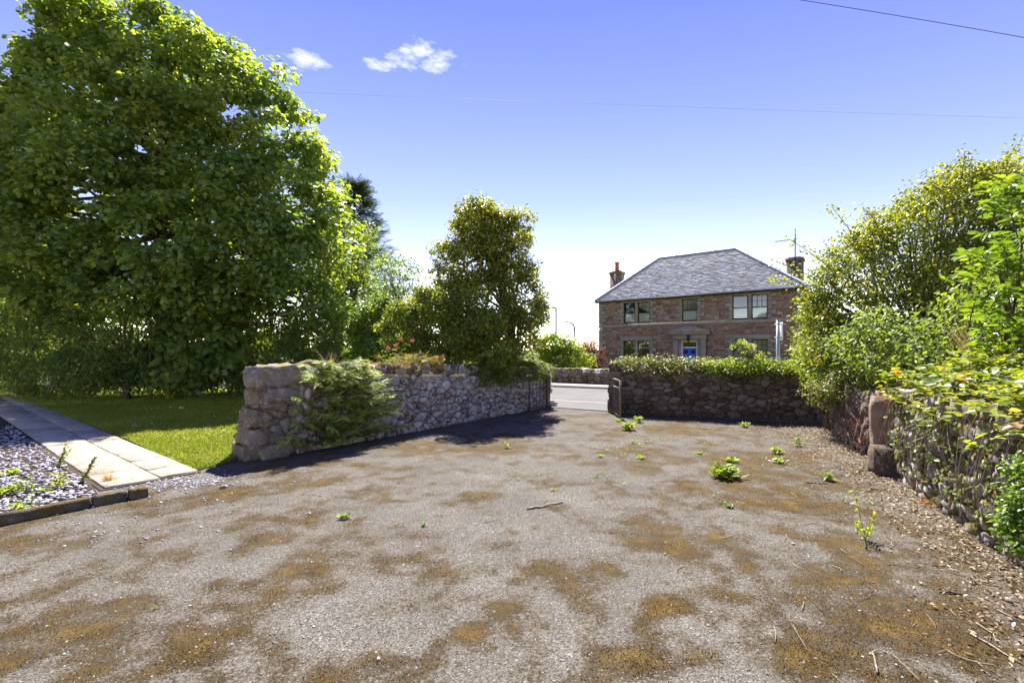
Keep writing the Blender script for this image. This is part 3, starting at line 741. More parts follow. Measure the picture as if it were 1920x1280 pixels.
# gateposts
def gatepost(label, s, dep, wx, wy, h, tilt, tint):
    c = rp(s, dep, 0); r = thing('gatepost', label, 'gatepost', c)
    rings = []; nz = 9
    for i in range(nz):
        f = i / (nz - 1); z = -.03 + f * (h + .03)
        k = (1.18 - .22 * f) if i < nz - 1 else .72
        for (a, b_) in ((-1, -.8), (-.6, -1), (.6, -1), (1, -.7), (1, .7), (.6, 1), (-.6, 1), (-1, .8)):
            p = RDIR * a * wx / 2 * k + RN * b_ * wy / 2 * k
            rings.append([c[0] + p[0] + tilt * z + rng.normal(0, .007), c[1] + p[1] + rng.normal(0, .007), z + (rng.normal(0, .015) if i > 0 else 0)])
    Fs = [(i * 8 + j, i * 8 + (j + 1) % 8, (i + 1) * 8 + (j + 1) % 8, (i + 1) * 8 + j) for i in range(nz - 1) for j in range(8)] + [tuple((nz - 1) * 8 + j for j in range(8))]
    V = np.array(rings)
    # make outward
    a = np.cross(V[1] - V[0], V[8] - V[0]); 
    if a @ (V[0] - np.r_[c[:2], V[0][2]]) < 0: Fs = [f[::-1] for f in Fs]
    mk('shaft', V, Fs, M['post_stone'], r, tint=tint)
    return r
gatepost('weathered red sandstone gatepost standing before the mossy side wall, taller and nearer the driveway', sP, .02, .2, .25, 1.03, -.05, .6)
r = gatepost('second sandstone gatepost half hidden by brambles, right of the taller post', sP + .14, -.42, .2, .24, 1.0, 0.0, .3)
c = rp(sP + .32, -.02, .16)
fs_ = thing('footing_stone', 'dark squared footing stone on the ground between the two gateposts and the mossy wall', 'stone', (c[0], c[1], 0))
Vb, Fb = rough_block(*c, .34, .55, .42, math.atan2(RDIR[1], RDIR[0]), 3, .05, 0, .2); mk('block', Vb, Fb, M['brown_stone'], fs_, tint=.2)

# ---- wall across the road
bw_ = thing('boundary_wall', 'low garden wall across the road with upright cope stones', 'stone wall', (*rq(-7, 20.7), 0))
s0, s1 = -14, 2
V = [[*rq(s0, 20.45), -.02], [*rq(s1, 20.45), -.02], [*rq(s1, 20.8), -.02], [*rq(s0, 20.8), -.02], [*rq(s0, 20.45), .60], [*rq(s1, 20.45), .60], [*rq(s1, 20.8), .60], [*rq(s0, 20.8), .60]]
mk('core', V, BOXF, M['mortar'], bw_, tint=.3)
face_stones(bw_, M['brown_stone'], rq(s0, 20.42), rq(s1, 20.42), -QD, .6, .6, .34, .16, .04, .01, 1.8, limit=120)
s = s0; k = 0
while s < s1:
    ln = rng.uniform(.13, .24); c = np.array([*rq(s + ln / 2, 20.62), .68])
    pxx = 960 + F * c[0] / c[1]; white = abs(pxx - 1096) < 5 or abs(pxx - 1127) < 4
    Vb, Fb = rough_block(*c, ln * (1.0 if not white else 1.4), .4, rng.uniform(.2, .28), math.atan2(RD[1], RD[0]), 2, .07, rng.normal(.35, .12) if not white else 0, .25)
    o = mk('coping_stone', Vb, Fb, M['white_stone'] if white else (M['mossy_stone'] if rng.random() < .5 else M['grey_stone']), bw_, origin=c, tint=rng.random())
    if white: o['label'] = 'whitewashed cope stone'
    s += ln * .95

# ================================================================== HOUSE
HC = np.array([7.07, 37.0]); HU = np.array([.79, -.61]); HU /= np.linalg.norm(HU); HI = np.array([-HU[1], HU[0]])
HW, HDp = 14.1, 8.0
ZE, ZR = 5.62, 9.25
house = thing('house', 'two storey red sandstone house with hipped slate roof and blue front door across the road', 'house', (*HC, 0), rz=math.atan2(HU[1], HU[0]))
def T(px):
    k = (px - 960) / F; return (k * HC[1] - HC[0]) / (HU[0] - k * HU[1])
def ZZ(px, py):
    return H + (HOR - py) / F * (HC[1] + HU[1] * T(px))
def hm(mb, name, mat, parent=None, **k): return mb.build(name, mat, parent or house, local=True, **k)
wins = []   # (t0,t1,z0,z1,kind)
for (a, b_, up) in ((1169, 1190.5, 1), (1195.5, 1218, 1), (1278.5, 1306.6, 1), (1373, 1402, 1), (1408.7, 1438.7, 1), (1168.5, 1190, 0), (1195.7, 1217.8, 0), (1378 - 5, 1402, 0), (1409, 1438.7, 0)):
    wins.append((T(a), T(b_), 3.72 if up else .95, 5.33 if up else 2.36, up))
dt0, dt1 = T(1277), T(1307)
opens = [(a, b_, c, d) for a, b_, c, d, u in wins] + [(dt0, dt1, 0, 2.32)]
tx = sorted({0, HW, *[o[0] for o in opens], *[o[1] for o in opens]}); tz = sorted({0, ZE, *[o[2] for o in opens], *[o[3] for o in opens]})
mb = MB()
for i in range(len(tx) - 1):
    for j in range(len(tz) - 1):
        cx, cz = (tx[i] + tx[i + 1]) / 2, (tz[j] + tz[j + 1]) / 2
        if any(o[0] < cx < o[1] and o[2] < cz < o[3] for o in opens): continue
        mb.box((tx[i], .012, tz[j]), (tx[i + 1], .24, tz[j + 1]), 0, .3)
mb.box((0, .24, 0), (.24, HDp, ZE), 0, .4).box((HW - .24, .24, 0), (HW, HDp, ZE), 0, .4).box((.24, HDp - .24, 0), (HW - .24, HDp, ZE), 0, .4)
hm(mb, 'wall', M['sandstone'])
mb = MB().box((.25, 1.2, 0), (HW - .25, 1.25, ZE)); hm(mb, 'gloom_backing', M['dark_room'])  # dark sheet behind the windows, interior gloom put into its colour
# dressed margins
marg = []
def q_(name, t0, t1, z0, z1, pr=.022, mat='margin', parent=None):
    mb = MB().box((t0, -pr, z0), (t1, .05, z1), .002, rng.random()); o = hm(mb, name, M[mat], parent); marg.append((t0, t1, z0, z1)); return o
z = 0; i = 0
while z < ZE - .15:
    hgt = .3; zt = min(z + hgt, ZE - .04)
    if not (3.3 < z + hgt / 2 < 3.7):
        q_('quoin', -.02, .62 if i % 2 else .34, z, zt - .008); q_('quoin', HW - (.62 if i % 2 else .34), HW + .02, z, zt - .008)
    z += hgt; i += 1
q_('string_course', -.05, HW + .05, 3.47, 3.69, .05)
def rybats(t0, t1, z0, z1, flip):
    z = z0; i = flip
    while z < z1 - .05:
        zt = min(z + .29, z1)
        w_ = .50 if i % 2 else .24
        q_('rybat', t0 - w_, t0 - .003, z, zt - .006); q_('rybat', t1 + .003, t1 + w_, z, zt - .006); z += .29; i += 1
groups = [(wins[0], wins[1]), (wins[2], wins[2]), (wins[3], wins[4]), (wins[5], wins[6]), (wins[7], wins[8])]
for a, b_ in groups:
    rybats(a[0], b_[1], a[2] if a[4] else a[2], a[3], 0 if a[4] else 1)
    top = ZE - .05 if a[4] else a[3] + .34
    q_('lintel', a[0] - .24, b_[1] + .24, a[3] + .004, top, .024)
    if a is not b_: q_('mullion', a[1] + .004, b_[0] - .004, a[2], a[3], .018)
    if not a[4]: q_('window_sill', a[0] - .25, b_[1] + .25, a[2] - .2, a[2] - .004, .07)
# door surround
pa, pb = T(1262), T(1323.5)
q_('pilaster', pa, T(1271.5), 0, 2.40, .10); q_('pilaster', T(1312.5), pb, 0, 2.40, .10)
q_('door_margin', T(1271.5) + .003, dt0 - .003, 0, 2.40, .03); q_('door_margin', dt1 + .003, T(1312.5) - .003, 0, 2.40, .03)
q_('door_lintel', T(1271.5) + .003, T(1312.5) - .003, 2.325, 2.40, .03)
q_('entablature', pa - .05, pb + .05, 2.404, 2.78, .13)
q_('cornice', pa - .28, pb + .28, 2.784, 2.92, .30)
mb = MB(); a, b_ = pa - .26, pb + .26; mid = (a + b_) / 2
Vp = [[a, -.22, 2.924], [b_, -.22, 2.924], [b_, -.22, 3.06], [mid, -.22, 3.40], [a, -.22, 3.06]]
Vp = np.array(Vp + [[p[0], .03, p[2]] for p in Vp])
mb.add(Vp, [(0, 1, 2, 3, 4)] + [(i, i + 5, (i + 1) % 5 + 5, (i + 1) % 5) for i in range(5)], .4); hm(mb, 'pediment', M['margin']); marg.append((a, b_, 2.92, 3.42))
mb = MB().box((mid - .09, -.30, 2.36), (mid + .09, -.135, 2.66)).box((mid - .05, -.26, 2.22), (mid + .05, -.17, 2.36)).box((mid - .12, -.33, 2.66), (mid + .12, -.135, 2.70)); hm(mb, 'porch_lantern', M['black_iron'])
# coursed blocks
mb = MB(); z = .0
blk = [(o[0], o[1], o[2], o[3]) for o in opens] + marg
while z < ZE - .06:
    hgt = rng.choice([.10, .125, .15, .18], p=[.25, .35, .3, .1]); zt = min(z + hgt, ZE - .02)
    t_ = 0.0
    iv = sorted([(b[0], b[1]) for b in blk if b[2] < zt - .03 and b[3] > z + .03])
    free = []; cur = .0
    for a, b_ in iv:
        if a > cur + .02: free.append((cur, a))
        cur = max(cur, b_)
    if cur < HW: free.append((cur, HW))
    for a, b_ in free:
        x = a
        while x < b_ - .01:
            ln = rng.uniform(.2, .6); x1 = min(x + ln, b_)
            if b_ - x1 < .12: x1 = b_
            pr = rng.uniform(.002, .016); 
            mb.box((x + .006, -pr, z + .006), (x1 - .006, .03, zt - .006), .003, np.clip(rng.normal(.45, .25), 0, 1)); x = x1
    z = zt
props(hm(mb, 'sandstone_courses', M['sandstone']), kind='stuff')
# windows
for k, (a, b_, z0, z1, up) in enumerate(wins):
    mb = MB(); fr = .055; y0, y1 = .08, .15
    mb.box((a, y0, z0), (b_, y1, z0 + .09)).box((a, y0, z1 - fr), (b_, y1, z1)).box((a, y0, z0 + .09), (a + fr, y1, z1 - fr)).box((b_ - fr, y0, z0 + .09), (b_, y1, z1 - fr))
    wf = hm(mb, 'window', M['sash'])
    zm = (z0 + z1) / 2 - .02; mid = (a + b_) / 2
    mb = MB().box((a + fr, y0 - .012, zm - .03), (b_ - fr, y1 - .01, zm + .03)); hm(mb, 'meeting_rail', M['sash'], wf)
    bars = MB()
    if k not in (0, 3):
        for f in (1 / 3, 2 / 3):
            xx = a + fr + (b_ - a - 2 * fr) * f; bars.box((xx - .013, y0 + .02, zm + .03), (xx + .013, y1 - .02, z1 - fr))
            if not up: bars.box((xx - .013, y0 + .02, z0 + .09), (xx + .013, y1 - .02, zm - .03))
        zz_ = (zm + z1) / 2; bars.box((a + fr, y0 + .024, zz_ - .013), (b_ - fr, y1 - .024, zz_ + .013))
        hm(bars, 'glazing_bar', M['sash'], wf)
    for za, zb in ((z0 + .09, zm - .03), (zm + .03, z1 - fr)):
        mb = MB(); mb.add([[a + fr, .115, za], [b_ - fr, .115, za], [b_ - fr, .115, zb], [a + fr, .115, zb]], [(0, 1, 2, 3)]); hm(mb, 'pane', M['glass'], wf)
    # curtains, gathered in folds
    if up or k >= 7:
        ztop = zm + .02 if up else z1
        n_ = 33; x = np.linspace(a + .03, b_ - .03, n_); yy = .165 + .022 * np.sin(np.arange(n_) * 1.9 + k) + .008 * rng.normal(size=n_)
        Vc = np.concatenate([np.c_[x, yy, np.full(n_, z0 + .02)], np.c_[x, .165 + (yy - .165) * .6, np.full(n_, ztop)]])
        hm(MB().add(Vc, [(i, i + 1, n_ + i + 1, n_ + i) for i in range(n_ - 1)]), 'net_curtain', M['curtain'] if up else M['beige_blind'], wf)
# door
mb = MB().box((dt0, .06, 0), (dt0 + .07, .17, 2.32)).box((dt1 - .07, .06, 0), (dt1, .17, 2.32)).box((dt0 + .07, .06, 2.24), (dt1 - .07, .17, 2.32)).box((dt0 + .07, .06, 1.80), (dt1 - .07, .17, 1.89))
hm(mb, 'door_frame', M['white_paint'])
MB().add([[dt0 + .07, .12, 1.89], [dt1 - .07, .12, 1.89], [dt1 - .07, .12, 2.24], [dt0 + .07, .12, 2.24]], [(0, 1, 2, 3)]).build('transom_pane', M['glass'], house, local=True)
md = (dt0 + dt1) / 2
MBd = MB().box((dt0 + .07, .10, .0), (md - .004, .15, 1.80)).box((md + .004, .10, 0), (dt1 - .07, .15, 1.80)); dr = hm(MBd, 'door', M['door_blue'])
for c in ((dt0 + .07 + md) / 2, (md + dt1 - .07) / 2):
    hm(MB().box((c - .13, .09, 1.40), (c + .13, .099, 1.66)), 'door_light', M['dark_room'], dr)
    hm(MB().box((c - .15, .092, .25), (c + .15, .0995, 1.15)), 'door_panel', M['door_blue'], dr)
# roof: hipped, slated
OV = .22; a1, a2 = 3.5, 4.7
e0, e1 = -OV, HW + OV; f0, f1 = -OV, HDp + OV; yc = HDp / 2
R0 = np.array([a1, yc, ZR]); R1 = np.array([HW - a2, yc, ZR]); ze = ZE - .02
cor = [np.array([e0, f0, ze]), np.array([e1, f0, ze]), np.array([e1, f1, ze]), np.array([e0, f1, ze])]
rf = mk('roof', np.array(cor + [R0, R1, cor[0] - (0, 0, .08), cor[1] - (0, 0, .08), cor[2] - (0, 0, .08), cor[3] - (0, 0, .08)]),
        [(0, 1, 5, 4), (1, 2, 5), (2, 3, 4, 5), (3, 0, 4), (9, 8, 7, 6), (0, 6, 7, 1), (1, 7, 8, 2), (2, 8, 9, 3), (3, 9, 6, 0)], M['slate'], house, local=True, tint=.2)
mb = MB()
for (P0, P1, Q1, Q0) in ((cor[0], cor[1], R1, R0), (cor[1], cor[2], R1, R1), (cor[2], cor[3], R0, R1), (cor[3], cor[0], R0, R0)):
    nn = nrm(np.cross(P1 - P0, Q1 - P0)); hgt = np.linalg.norm(np.cross(P1 - P0, nrm(Q0 - P0))) if False else None
    ex = nrm(P1 - P0); ey = nrm(np.cross(nn, ex)); HT = (Q1 - P0) @ ey; nrow = int(HT / .19)
    for r_ in range(nrow):
        f = r_ / nrow; L0, L1 = P0 + (Q0 - P0) * f, P1 + (Q1 - P1) * f; ln = np.linalg.norm(L1 - L0)
        x = -rng.random() * .15
        ext = HT / nrow * (1.28)
        while x < ln:
            w_ = rng.uniform(.2, .34); xa, xb = max(x, 0), min(x + w_, ln)
            if xb - xa > .04:
                j = rng.normal(0, .012); up_ = .012 + rng.uniform(0, .012)
                f2 = min(1, (r_ + 1.2) / nrow); xa2 = max(xa, (P0 + (Q0 - P0) * f2 - L0) @ ex); xb2 = min(xb, ln - (L1 - (P1 + (Q1 - P1) * f2)) @ ex)
                if xb2 > xa2:
                    p = [L0 + ex * (xa + .003) + ey * j + nn * up_, L0 + ex * (xb - .003) + ey * j + nn * up_, L0 + ex * (xb2 - .003) + ey * ext + nn * .004, L0 + ex * (xa2 + .003) + ey * ext + nn * .004]
                    b0 = [L0 + ex * (xa + .003) + ey * j, L0 + ex * (xb - .003) + ey * j]
                    mb.add(np.array(p + b0), [(0, 1, 2, 3), (4, 5, 1, 0)], np.clip(rng.normal(.5, .25), 0, 1))
            x += w_
props(mb.build('slates', M['slate'], rf, local=True), kind='stuff')
up = np.array([0, 0, .03])
for (p, q) in ((cor[0], R0), (cor[1], R1), (cor[2], R1), (cor[3], R0), (R0, R1)):
    mb = MB().tube(p + (q - p) * np.linspace(0, 1, 12)[:, None] + up, .125, 10, cap=False); m_ = max(2, int(np.linalg.norm(q - p) / 1.3))
    for i in range(1, m_): f = i / m_; dd = nrm(q - p) * .03; c = p + (q - p) * f + up; mb.tube([c - dd, c + dd], .142, 10)
    mb.build('lead_ridge', M['lead'], rf, local=True)
mb = MB().box((e0 - .05, f0 - .11, ze - .15), (e1 + .05, f0 + .02, ze - .03)).box((e0 + .05, f0 + .03, ze - .16), (e1 - .05, -.065, ze - .09)); hm(mb, 'gutter', M['black_iron'])
# chimneys
def chimney(t, b_, ztop, w_, dpt, z0, pots, label=None):
    mb = MB().box((t - w_ / 2, b_ - dpt / 2, z0), (t + w_ / 2, b_ + dpt / 2, ztop - .28), .01, .9)
    ch = hm(mb, 'chimney', M['brown_stone'])
    if label: ch['label'] = label
    hm(MB().box((t - w_ / 2 - .07, b_ - dpt / 2 - .07, ztop - .277), (t + w_ / 2 + .07, b_ + dpt / 2 + .07, ztop - .08), .012).box((t - w_ / 2 + .1, b_ - dpt / 2 + .1, ztop - .08), (t + w_ / 2 - .1, b_ + dpt / 2 - .1, ztop), .01), 'chimney_cap', M['brown_stone'], ch)
    for dx in pots:
        mb = MB().tube([[t + dx, b_, ztop - .02], [t + dx, b_, ztop + .3], [t + dx, b_, ztop + .75]], [.19, .165, .16], 10).tube([[t + dx, b_, ztop + .70], [t + dx, b_, ztop + .80]], [.21, .21], 10)
        hm(mb, 'chimney_pot', M['terracotta'], ch, smooth=False)
chimney(-.12, 3.7, 8.55, .95, .8, 3.0, (0,), 'chimney stack with a terracotta pot at the left end')
chimney(13.25, 3.6, 8.1, .95, .8, 5.0, (), 'chimney stack without pots behind the hedge')
# aerial
def hw(t, b_, z): return np.array([*(HC + HU * t + HI * b_), z])
ar = thing('television_aerial', 'thin television aerial on a tall mast fixed to the right chimney', 'aerial', hw(13.3, 3.3, 7.6))
b_ = hw(13.3, 3.1, 7.0); tpp = hw(13.3, 3.1, 10.0)
MB().tube([b_, tpp], .035, 6).build('mast', M['cable'], ar)
mb = MB(); e = hw(12.2, 2.2, 9.1); s_ = hw(13.4, 3.2, 9.3); mb.tube([e, s_], .022, 5)
dv = nrm(np.cross(s_ - e, [0, 0, 1]))
for f in np.linspace(.03, .95, 9): p = e + (s_ - e) * f; mb.tube([p - dv * .22, p + dv * .22], .012, 4)
mb.build('antenna', M['cable'], ar)

# ================================================================== STREET FURNITURE
def lamp(label, px, ytop, d, arm, curved, hd, tr_=.06):
    b_ = at(px, HOR, d); b_[2] = 0; z = at(px, ytop, d)[2]; r = thing('street_lamp', label, 'street lamp', b_, 'street lamps along the road')
    mb = MB()
    if curved:
        p = [b_, b_ + (0, 0, z - 1.2)] + [b_ + (-.9 * (1 - math.cos(a)) * 1.0, 0, z - 1.2 + 1.0 * math.sin(a)) for a in np.linspace(.3, 1.57, 5)] + [b_ + (-arm, 0, z - .15)]
        mb.tube(p, np.linspace(tr_ * 1.3, tr_ * .8, len(p)), 7)
    else:
        mb.tube([b_, b_ + (0, 0, z * .3), b_ + (0, 0, z)], [tr_ * 1.7, tr_ * 1.2, tr_], 7)
        if arm: mb.tube([b_ + (0, 0, z), b_ + (-arm, 0, z + .06)], tr_ * .7, 6)
    mb.build('pole', M['lamp_grey'], r, smooth=True)
    c = b_ + (-arm - hd * .4, 0, z + (-.12 if curved else .05))
    mb = MB().box(c - (hd / 2, .12, .09), c + (hd / 2, .12, .05), .02); mb.build('lantern', M['lamp_grey'], r)
lamp('tall straight street lamp rising above the garden tree left of the house', 1042.5, 577.5, 62, .25, False, .9, .13)
lamp('shorter street lamp with curved swan neck arm left of the house', 1077.5, 601, 60, 1.15, True, 1.2, .12)
lamp('street lamp whose head just shows above the big hedge', 1637, 402, 22, .02, False, .35, .06)
sp_ = at(1458.5, HOR, 13.2); sp_[2] = 0
sg = thing('signpost', 'grey steel signpost behind the right wall with its sign seen nearly edge on', 'signpost', sp_)
MB().tube([sp_, sp_ + (0, 0, 2.55)], .048, 10).tube([sp_ + (0, 0, 2.55), sp_ + (0, 0, 2.57)], .052, 10).build('pole', M['galv'], sg, smooth=False)
pd_ = nrm(np.array([.5, 1.35, 0])); c = sp_ + (.10, -.05, 2.25)
pl = MB(); hN = np.array([pd_[1], -pd_[0], 0]) * .012
V = [c - pd_ * .02 + (0, 0, -.28), c + pd_ * .62 + (0, 0, -.28), c + pd_ * .62 + (0, 0, .24), c - pd_ * .02 + (0, 0, .24)]
V = np.array([v - hN for v in V] + [v + hN for v in V]); pl.add(V, BOXF[:1] + BOXF[1:]); pl.build('sign_plate', M['white_paint'], sg)
mb = MB()
for dz in (-.2, .18): mb.box(sp_ + (-.06, -.06, 2.25 + dz - .02), sp_ + (.12, .06, 2.25 + dz + .02))
mb.tube([c + (0.0, .0, -.28), c + (-.05, 0, -.42)], .015, 5).build('bracket', M['galv'], sg)

# gates
gN = gp(1163, 787); gF_ = gp(1145.5, 771)
gt = thing('metal_gate', 'brown barred metal gate standing open against the right wall end', 'gate', (gN + gF_) / 2)
def gq(f, z): return np.r_[(gF_ + (gN - gF_) * f)[:2], z]
mb = MB()
for f in (0, 1): mb.tube([gq(f, .0), gq(f, .95)], .028, 6)
mb.build('frame', M['gate_paint'], gt)
for z, r_ in ((.93, .026), (.74, .034), (.06, .026)): MB().tube([gq(0, z), gq(1, z)], r_, 6).build('rail', M['gate_paint'], gt)
for z in np.linspace(.125, .665, 9): MB().tube([gq(0, z), gq(1, z)], .017, 5).build('bar', M['gate_paint'], gt)
# left gate lies open along the wall
ga = wp(6.95, .16, 0); gb = wp(7.85, .16, 0)
gl_ = thing('metal_gate', 'dark rusty iron gate folded back along the far end of the pale wall', 'gate', (ga + gb) / 2)
mb = MB()
for p, r_ in ((ga, .022), (gb, .035), (gb + (.07, .06, 0), .02)): mb.tube([p, p + (0, 0, .95)], r_, 6)
mb.build('frame', M['rust'], gl_)
for z in (.9, .08): MB().tube([ga + (0, 0, z), gb + (0, 0, z)], .016, 5).build('rail', M['rust'], gl_)
for f in np.linspace(.2, .8, 4): p = ga + (gb - ga) * f; MB().tube([p + (0, 0, .08), p + (0, 0, .9)], .006, 5).build('bar', M['rust'], gl_)

# cables
def cable(label, pts, rad):
    p = np.array(pts); t = np.linspace(0, 1, 30)[:, None]
    if len(p) == 3:
        c = 2 * p[1] - .5 * (p[0] + p[2]); q = bez(p[0], c, p[2], 30)
    else: q = p[0] + (p[1] - p[0]) * t
    o = MB().tube(q, rad, 5).build('overhead_cable', M['cable'], smooth=True); props(o, label, 'cable', 'overhead cables')
cable('overhead cable crossing the sky at the upper right corner', [at(1300, -30, 11), at(1700, 33, 11), at(2100, 104, 11)], .0075)
cable('faint overhead cable running in front of the big sycamore and across the sky', [at(-120, 142, 10.5), at(900, 187, 11.5), at(2050, 226, 13)], .0020)

# kerb edging of the slate bed
EP = [gp(-40, 1012), gp(17, 990), gp(152, 957), gp(210, 938), gp(234, 931)]
EP = [np.array([-5.55, 3.62, 0]), np.array([-4.93, 4.36, 0]), np.array([-4.52, 4.90, 0]), np.array([-4.33, 5.14, 0]), np.array([-4.22, 5.29, 0])]
EL = ['long mossy edging stone leaving the frame at the left of the slate bed', 'long mossy edging stone along the front of the slate bed', 'shorter mossy edging stone second from the path corner', 'small square edging block at the path corner']
for i in range(4):
    a, b_ = EP[i], EP[i + 1]; d = (b_ - a) / np.linalg.norm(b_ - a); n_ = np.array([-d[1], d[0], 0]); a = a + d * .012 + n_ * rng.normal(0, .012); b_ = b_ - d * .012 + n_ * rng.normal(0, .012)
    c = (a + b_) / 2 + n_ * .045; Vb, Fb = rough_block(c[0], c[1], .045, np.linalg.norm(b_ - a), .10 if i < 3 else .13, .125, math.atan2(d[1], d[0]), 4, .035, 0, .06)
    o = mk('edging_stone', Vb, Fb, M['kerb'], origin=(c[0], c[1], 0), tint=rng.random()); props(o, EL[i], 'edging stone', 'edging stones of the slate bed')

# ================================================================== TREES AND SHRUBS
def ell(px, py, d, rx, ry=None, rz=None):
    c = at(px, py, d); ry = ry or rx; rz = rz or rx; return (c[0], c[1], c[2], rx, ry, rz)
def bumpy(ells, k, r0, r1, zmin=.8):
    sub = clump_centres(ells, k, lo=.88, hi=1.06, zmin=zmin, back=.5, inner=0)
    return ells + [(p[0], p[1], p[2], r_, r_, r_ * .75) for p, r_ in zip(sub, rng.uniform(r0, r1, k))]
# sycamore
tb = at(470, 725, 18.2); tb[2] = 0
syc = [ell(310, 365, 17.8, 5.8, 4.6, 5.1), ell(205, 190, 17.5, 2.3, 2.4, 2.0), ell(275, 140, 17.5, 2.5, 2.5, 1.9), ell(405, 190, 17.3, 2.4, 2.4, 2.0), ell(470, 250, 17.1, 1.9, 2.0, 1.9), ell(530, 265, 17, 1.5, 1.8, 1.5), ell(270, 265, 15.0, 1.7, 1.2, 1.3), ell(545, 330, 17, 1.5, 1.8, 1.5),
       ell(555, 385, 16.6, 1.5, 1.7, 1.7), ell(588, 480, 16.4, 1.4, 1.6, 1.6), ell(575, 560, 16.4, 1.4, 1.5, .9), ell(95, 305, 17.5, 1.9, 2.2, 2.0), ell(-10, 420, 17, 2.6, 2.4, 2.4),
       ell(350, 430, 14.6, 2.2, 1.6, 1.7), ell(480, 470, 14.8, 1.7, 1.4, 1.5), ell(200, 400, 14.6, 2.2, 1.6, 1.8), ell(90, 480, 15, 2.2, 1.5, 1.5), ell(440, 540, 15.2, 1.5, 1.3, .9), ell(260, 520, 14.4, 1.9, 1.4, 1.1)]
sub = clump_centres(syc, 120, lo=.9, hi=1.0, zmin=3.2, back=.15, inner=0)
syc = syc + [(p[0], p[1], p[2], r_, r_, r_ * .75) for p, r_ in zip(sub, rng.uniform(.5, 1.05, len(sub)))]
root, C = plant('sycamore_tree', 'huge leafy sycamore tree filling the left of the view beyond the lawn', 'tree', 'sycamore', syc, 1750, .5, 58, .152, LOBED, base=tb,
                trunk=[tb, tb + (-.4, -.2, 2.2), tb + (-1.6, -.3, 5.0), tb + (-3.0, -.5, 9)], barkm='bark', heads=90, tr=.42, up=.75, outw=.5, rnd=.42, flat=.62, back=.12, inner=.05, zmin=2.2)
mb = MB()   # pale limbs that show through the leaves
for (a, m_, b_) in (((470, 560), (420, 500), (370, 405)), ((430, 570), (480, 500), (560, 450)), ((445, 603), (505, 600), (600, 572)), ((450, 560), (470, 500), (510, 420)), ((300, 470), (330, 400), (285, 340)), ((330, 440), (312, 370), (302, 300)), ((260, 430), (225, 380), (205, 370)), ((360, 570), (340, 520), (330, 430))):
    mb.tube(bez(at(*a, 15.6), at(*m_, 14.6), at(*b_, 14.3), 9), np.linspace(.042, .012, 9), 6)
mb.build('limb', M['pale_bark'], root, smooth=True)
# ivy on the trunk
n_ = 2600; a = rng.uniform(0, 6.28, n_); z = rng.uniform(.05, 3.6, n_); rr = .78 + .22 * fbm(a * 2, z * 2) + rng.normal(0, .06, n_)
P = np.c_[tb[0] + .25 - z * .12 + np.cos(a) * rr, tb[1] + np.sin(a) * rr, z]; N = np.c_[np.cos(a), np.sin(a), .4 + 0 * a] + rng.normal(0, .3, (n_, 3)); A = rng.normal(0, .4, (n_, 3)) - (0, 0, .8)
leaves('ivy', P, A, N, rng.uniform(.09, .16, n_), LOBED, M['dark_leaf'], root)

GL = 'shrubs and trees in the belt behind the lawn'
b1 = (-13.5, 16.6, 0)
plant('laurel_shrub', 'dark feathery shrub at the far left edge beyond the path', 'shrub', 'dark_leaf', [ell(50, 600, 16.8, 2.6, 1.6, 2.5), ell(110, 660, 16.3, 2.2, 1.3, 1.6), ell(-40, 640, 17.5, 2.2, 1.3, 2.2)], 620, .5, 46, .13, LANCE, group=GL, tr=.1, heads=24, flat=.5, up=.5, droop=.5)
plant('elder_shrub', 'shrub with drooping sprays of narrow pale green leaves under the sycamore', 'shrub', 'dark_leaf', [ell(215, 590, 15.3, 2.2, 1.3, 1.9), ell(290, 560, 15.3, 1.8, 1.2, 1.3), ell(210, 680, 15.6, 2.0, 1.2, .9)], 360, .48, 46, .15, LANCE, group=GL, tr=.1, heads=26, flat=.45, up=.75, droop=.55)
plant('sycamore_sapling', 'large leaved sapling growing low beside the sycamore trunk', 'shrub', 'sycamore', [ell(370, 640, 16.2, 1.5, 1.2, 1.6), ell(410, 600, 16.4, 1.2, 1.0, 1.3), ell(330, 690, 16.2, 1.5, 1.2, .8)], 200, .45, 38, .2, LOBED, group=GL, tr=.07, heads=16, flat=.7, up=.4)
plant('bramble_thicket', 'low dark thicket along the back edge of the lawn', 'shrub', 'dark_leaf', [ell(160, 705, 16.4, 2.6, .8, .9), ell(330, 712, 16.6, 2.6, .8, .8), ell(440, 700, 17.2, 1.4, .9, 1.0)], 300, .35, 40, .09, OVAL, group=GL, tr=.04, heads=20, zmin=.05)
plant('dark_tree', 'dark tree at far left behind the path', 'tree', 'dark_leaf', [ell(-60, 540, 21, 3.6, 3, 4.4), ell(40, 590, 22, 3.0, 2, 2.8), ell(160, 620, 22, 3.0, 2, 2.4)], 520, .7, 42, .2, OVAL, group=GL, tr=.22, heads=20)
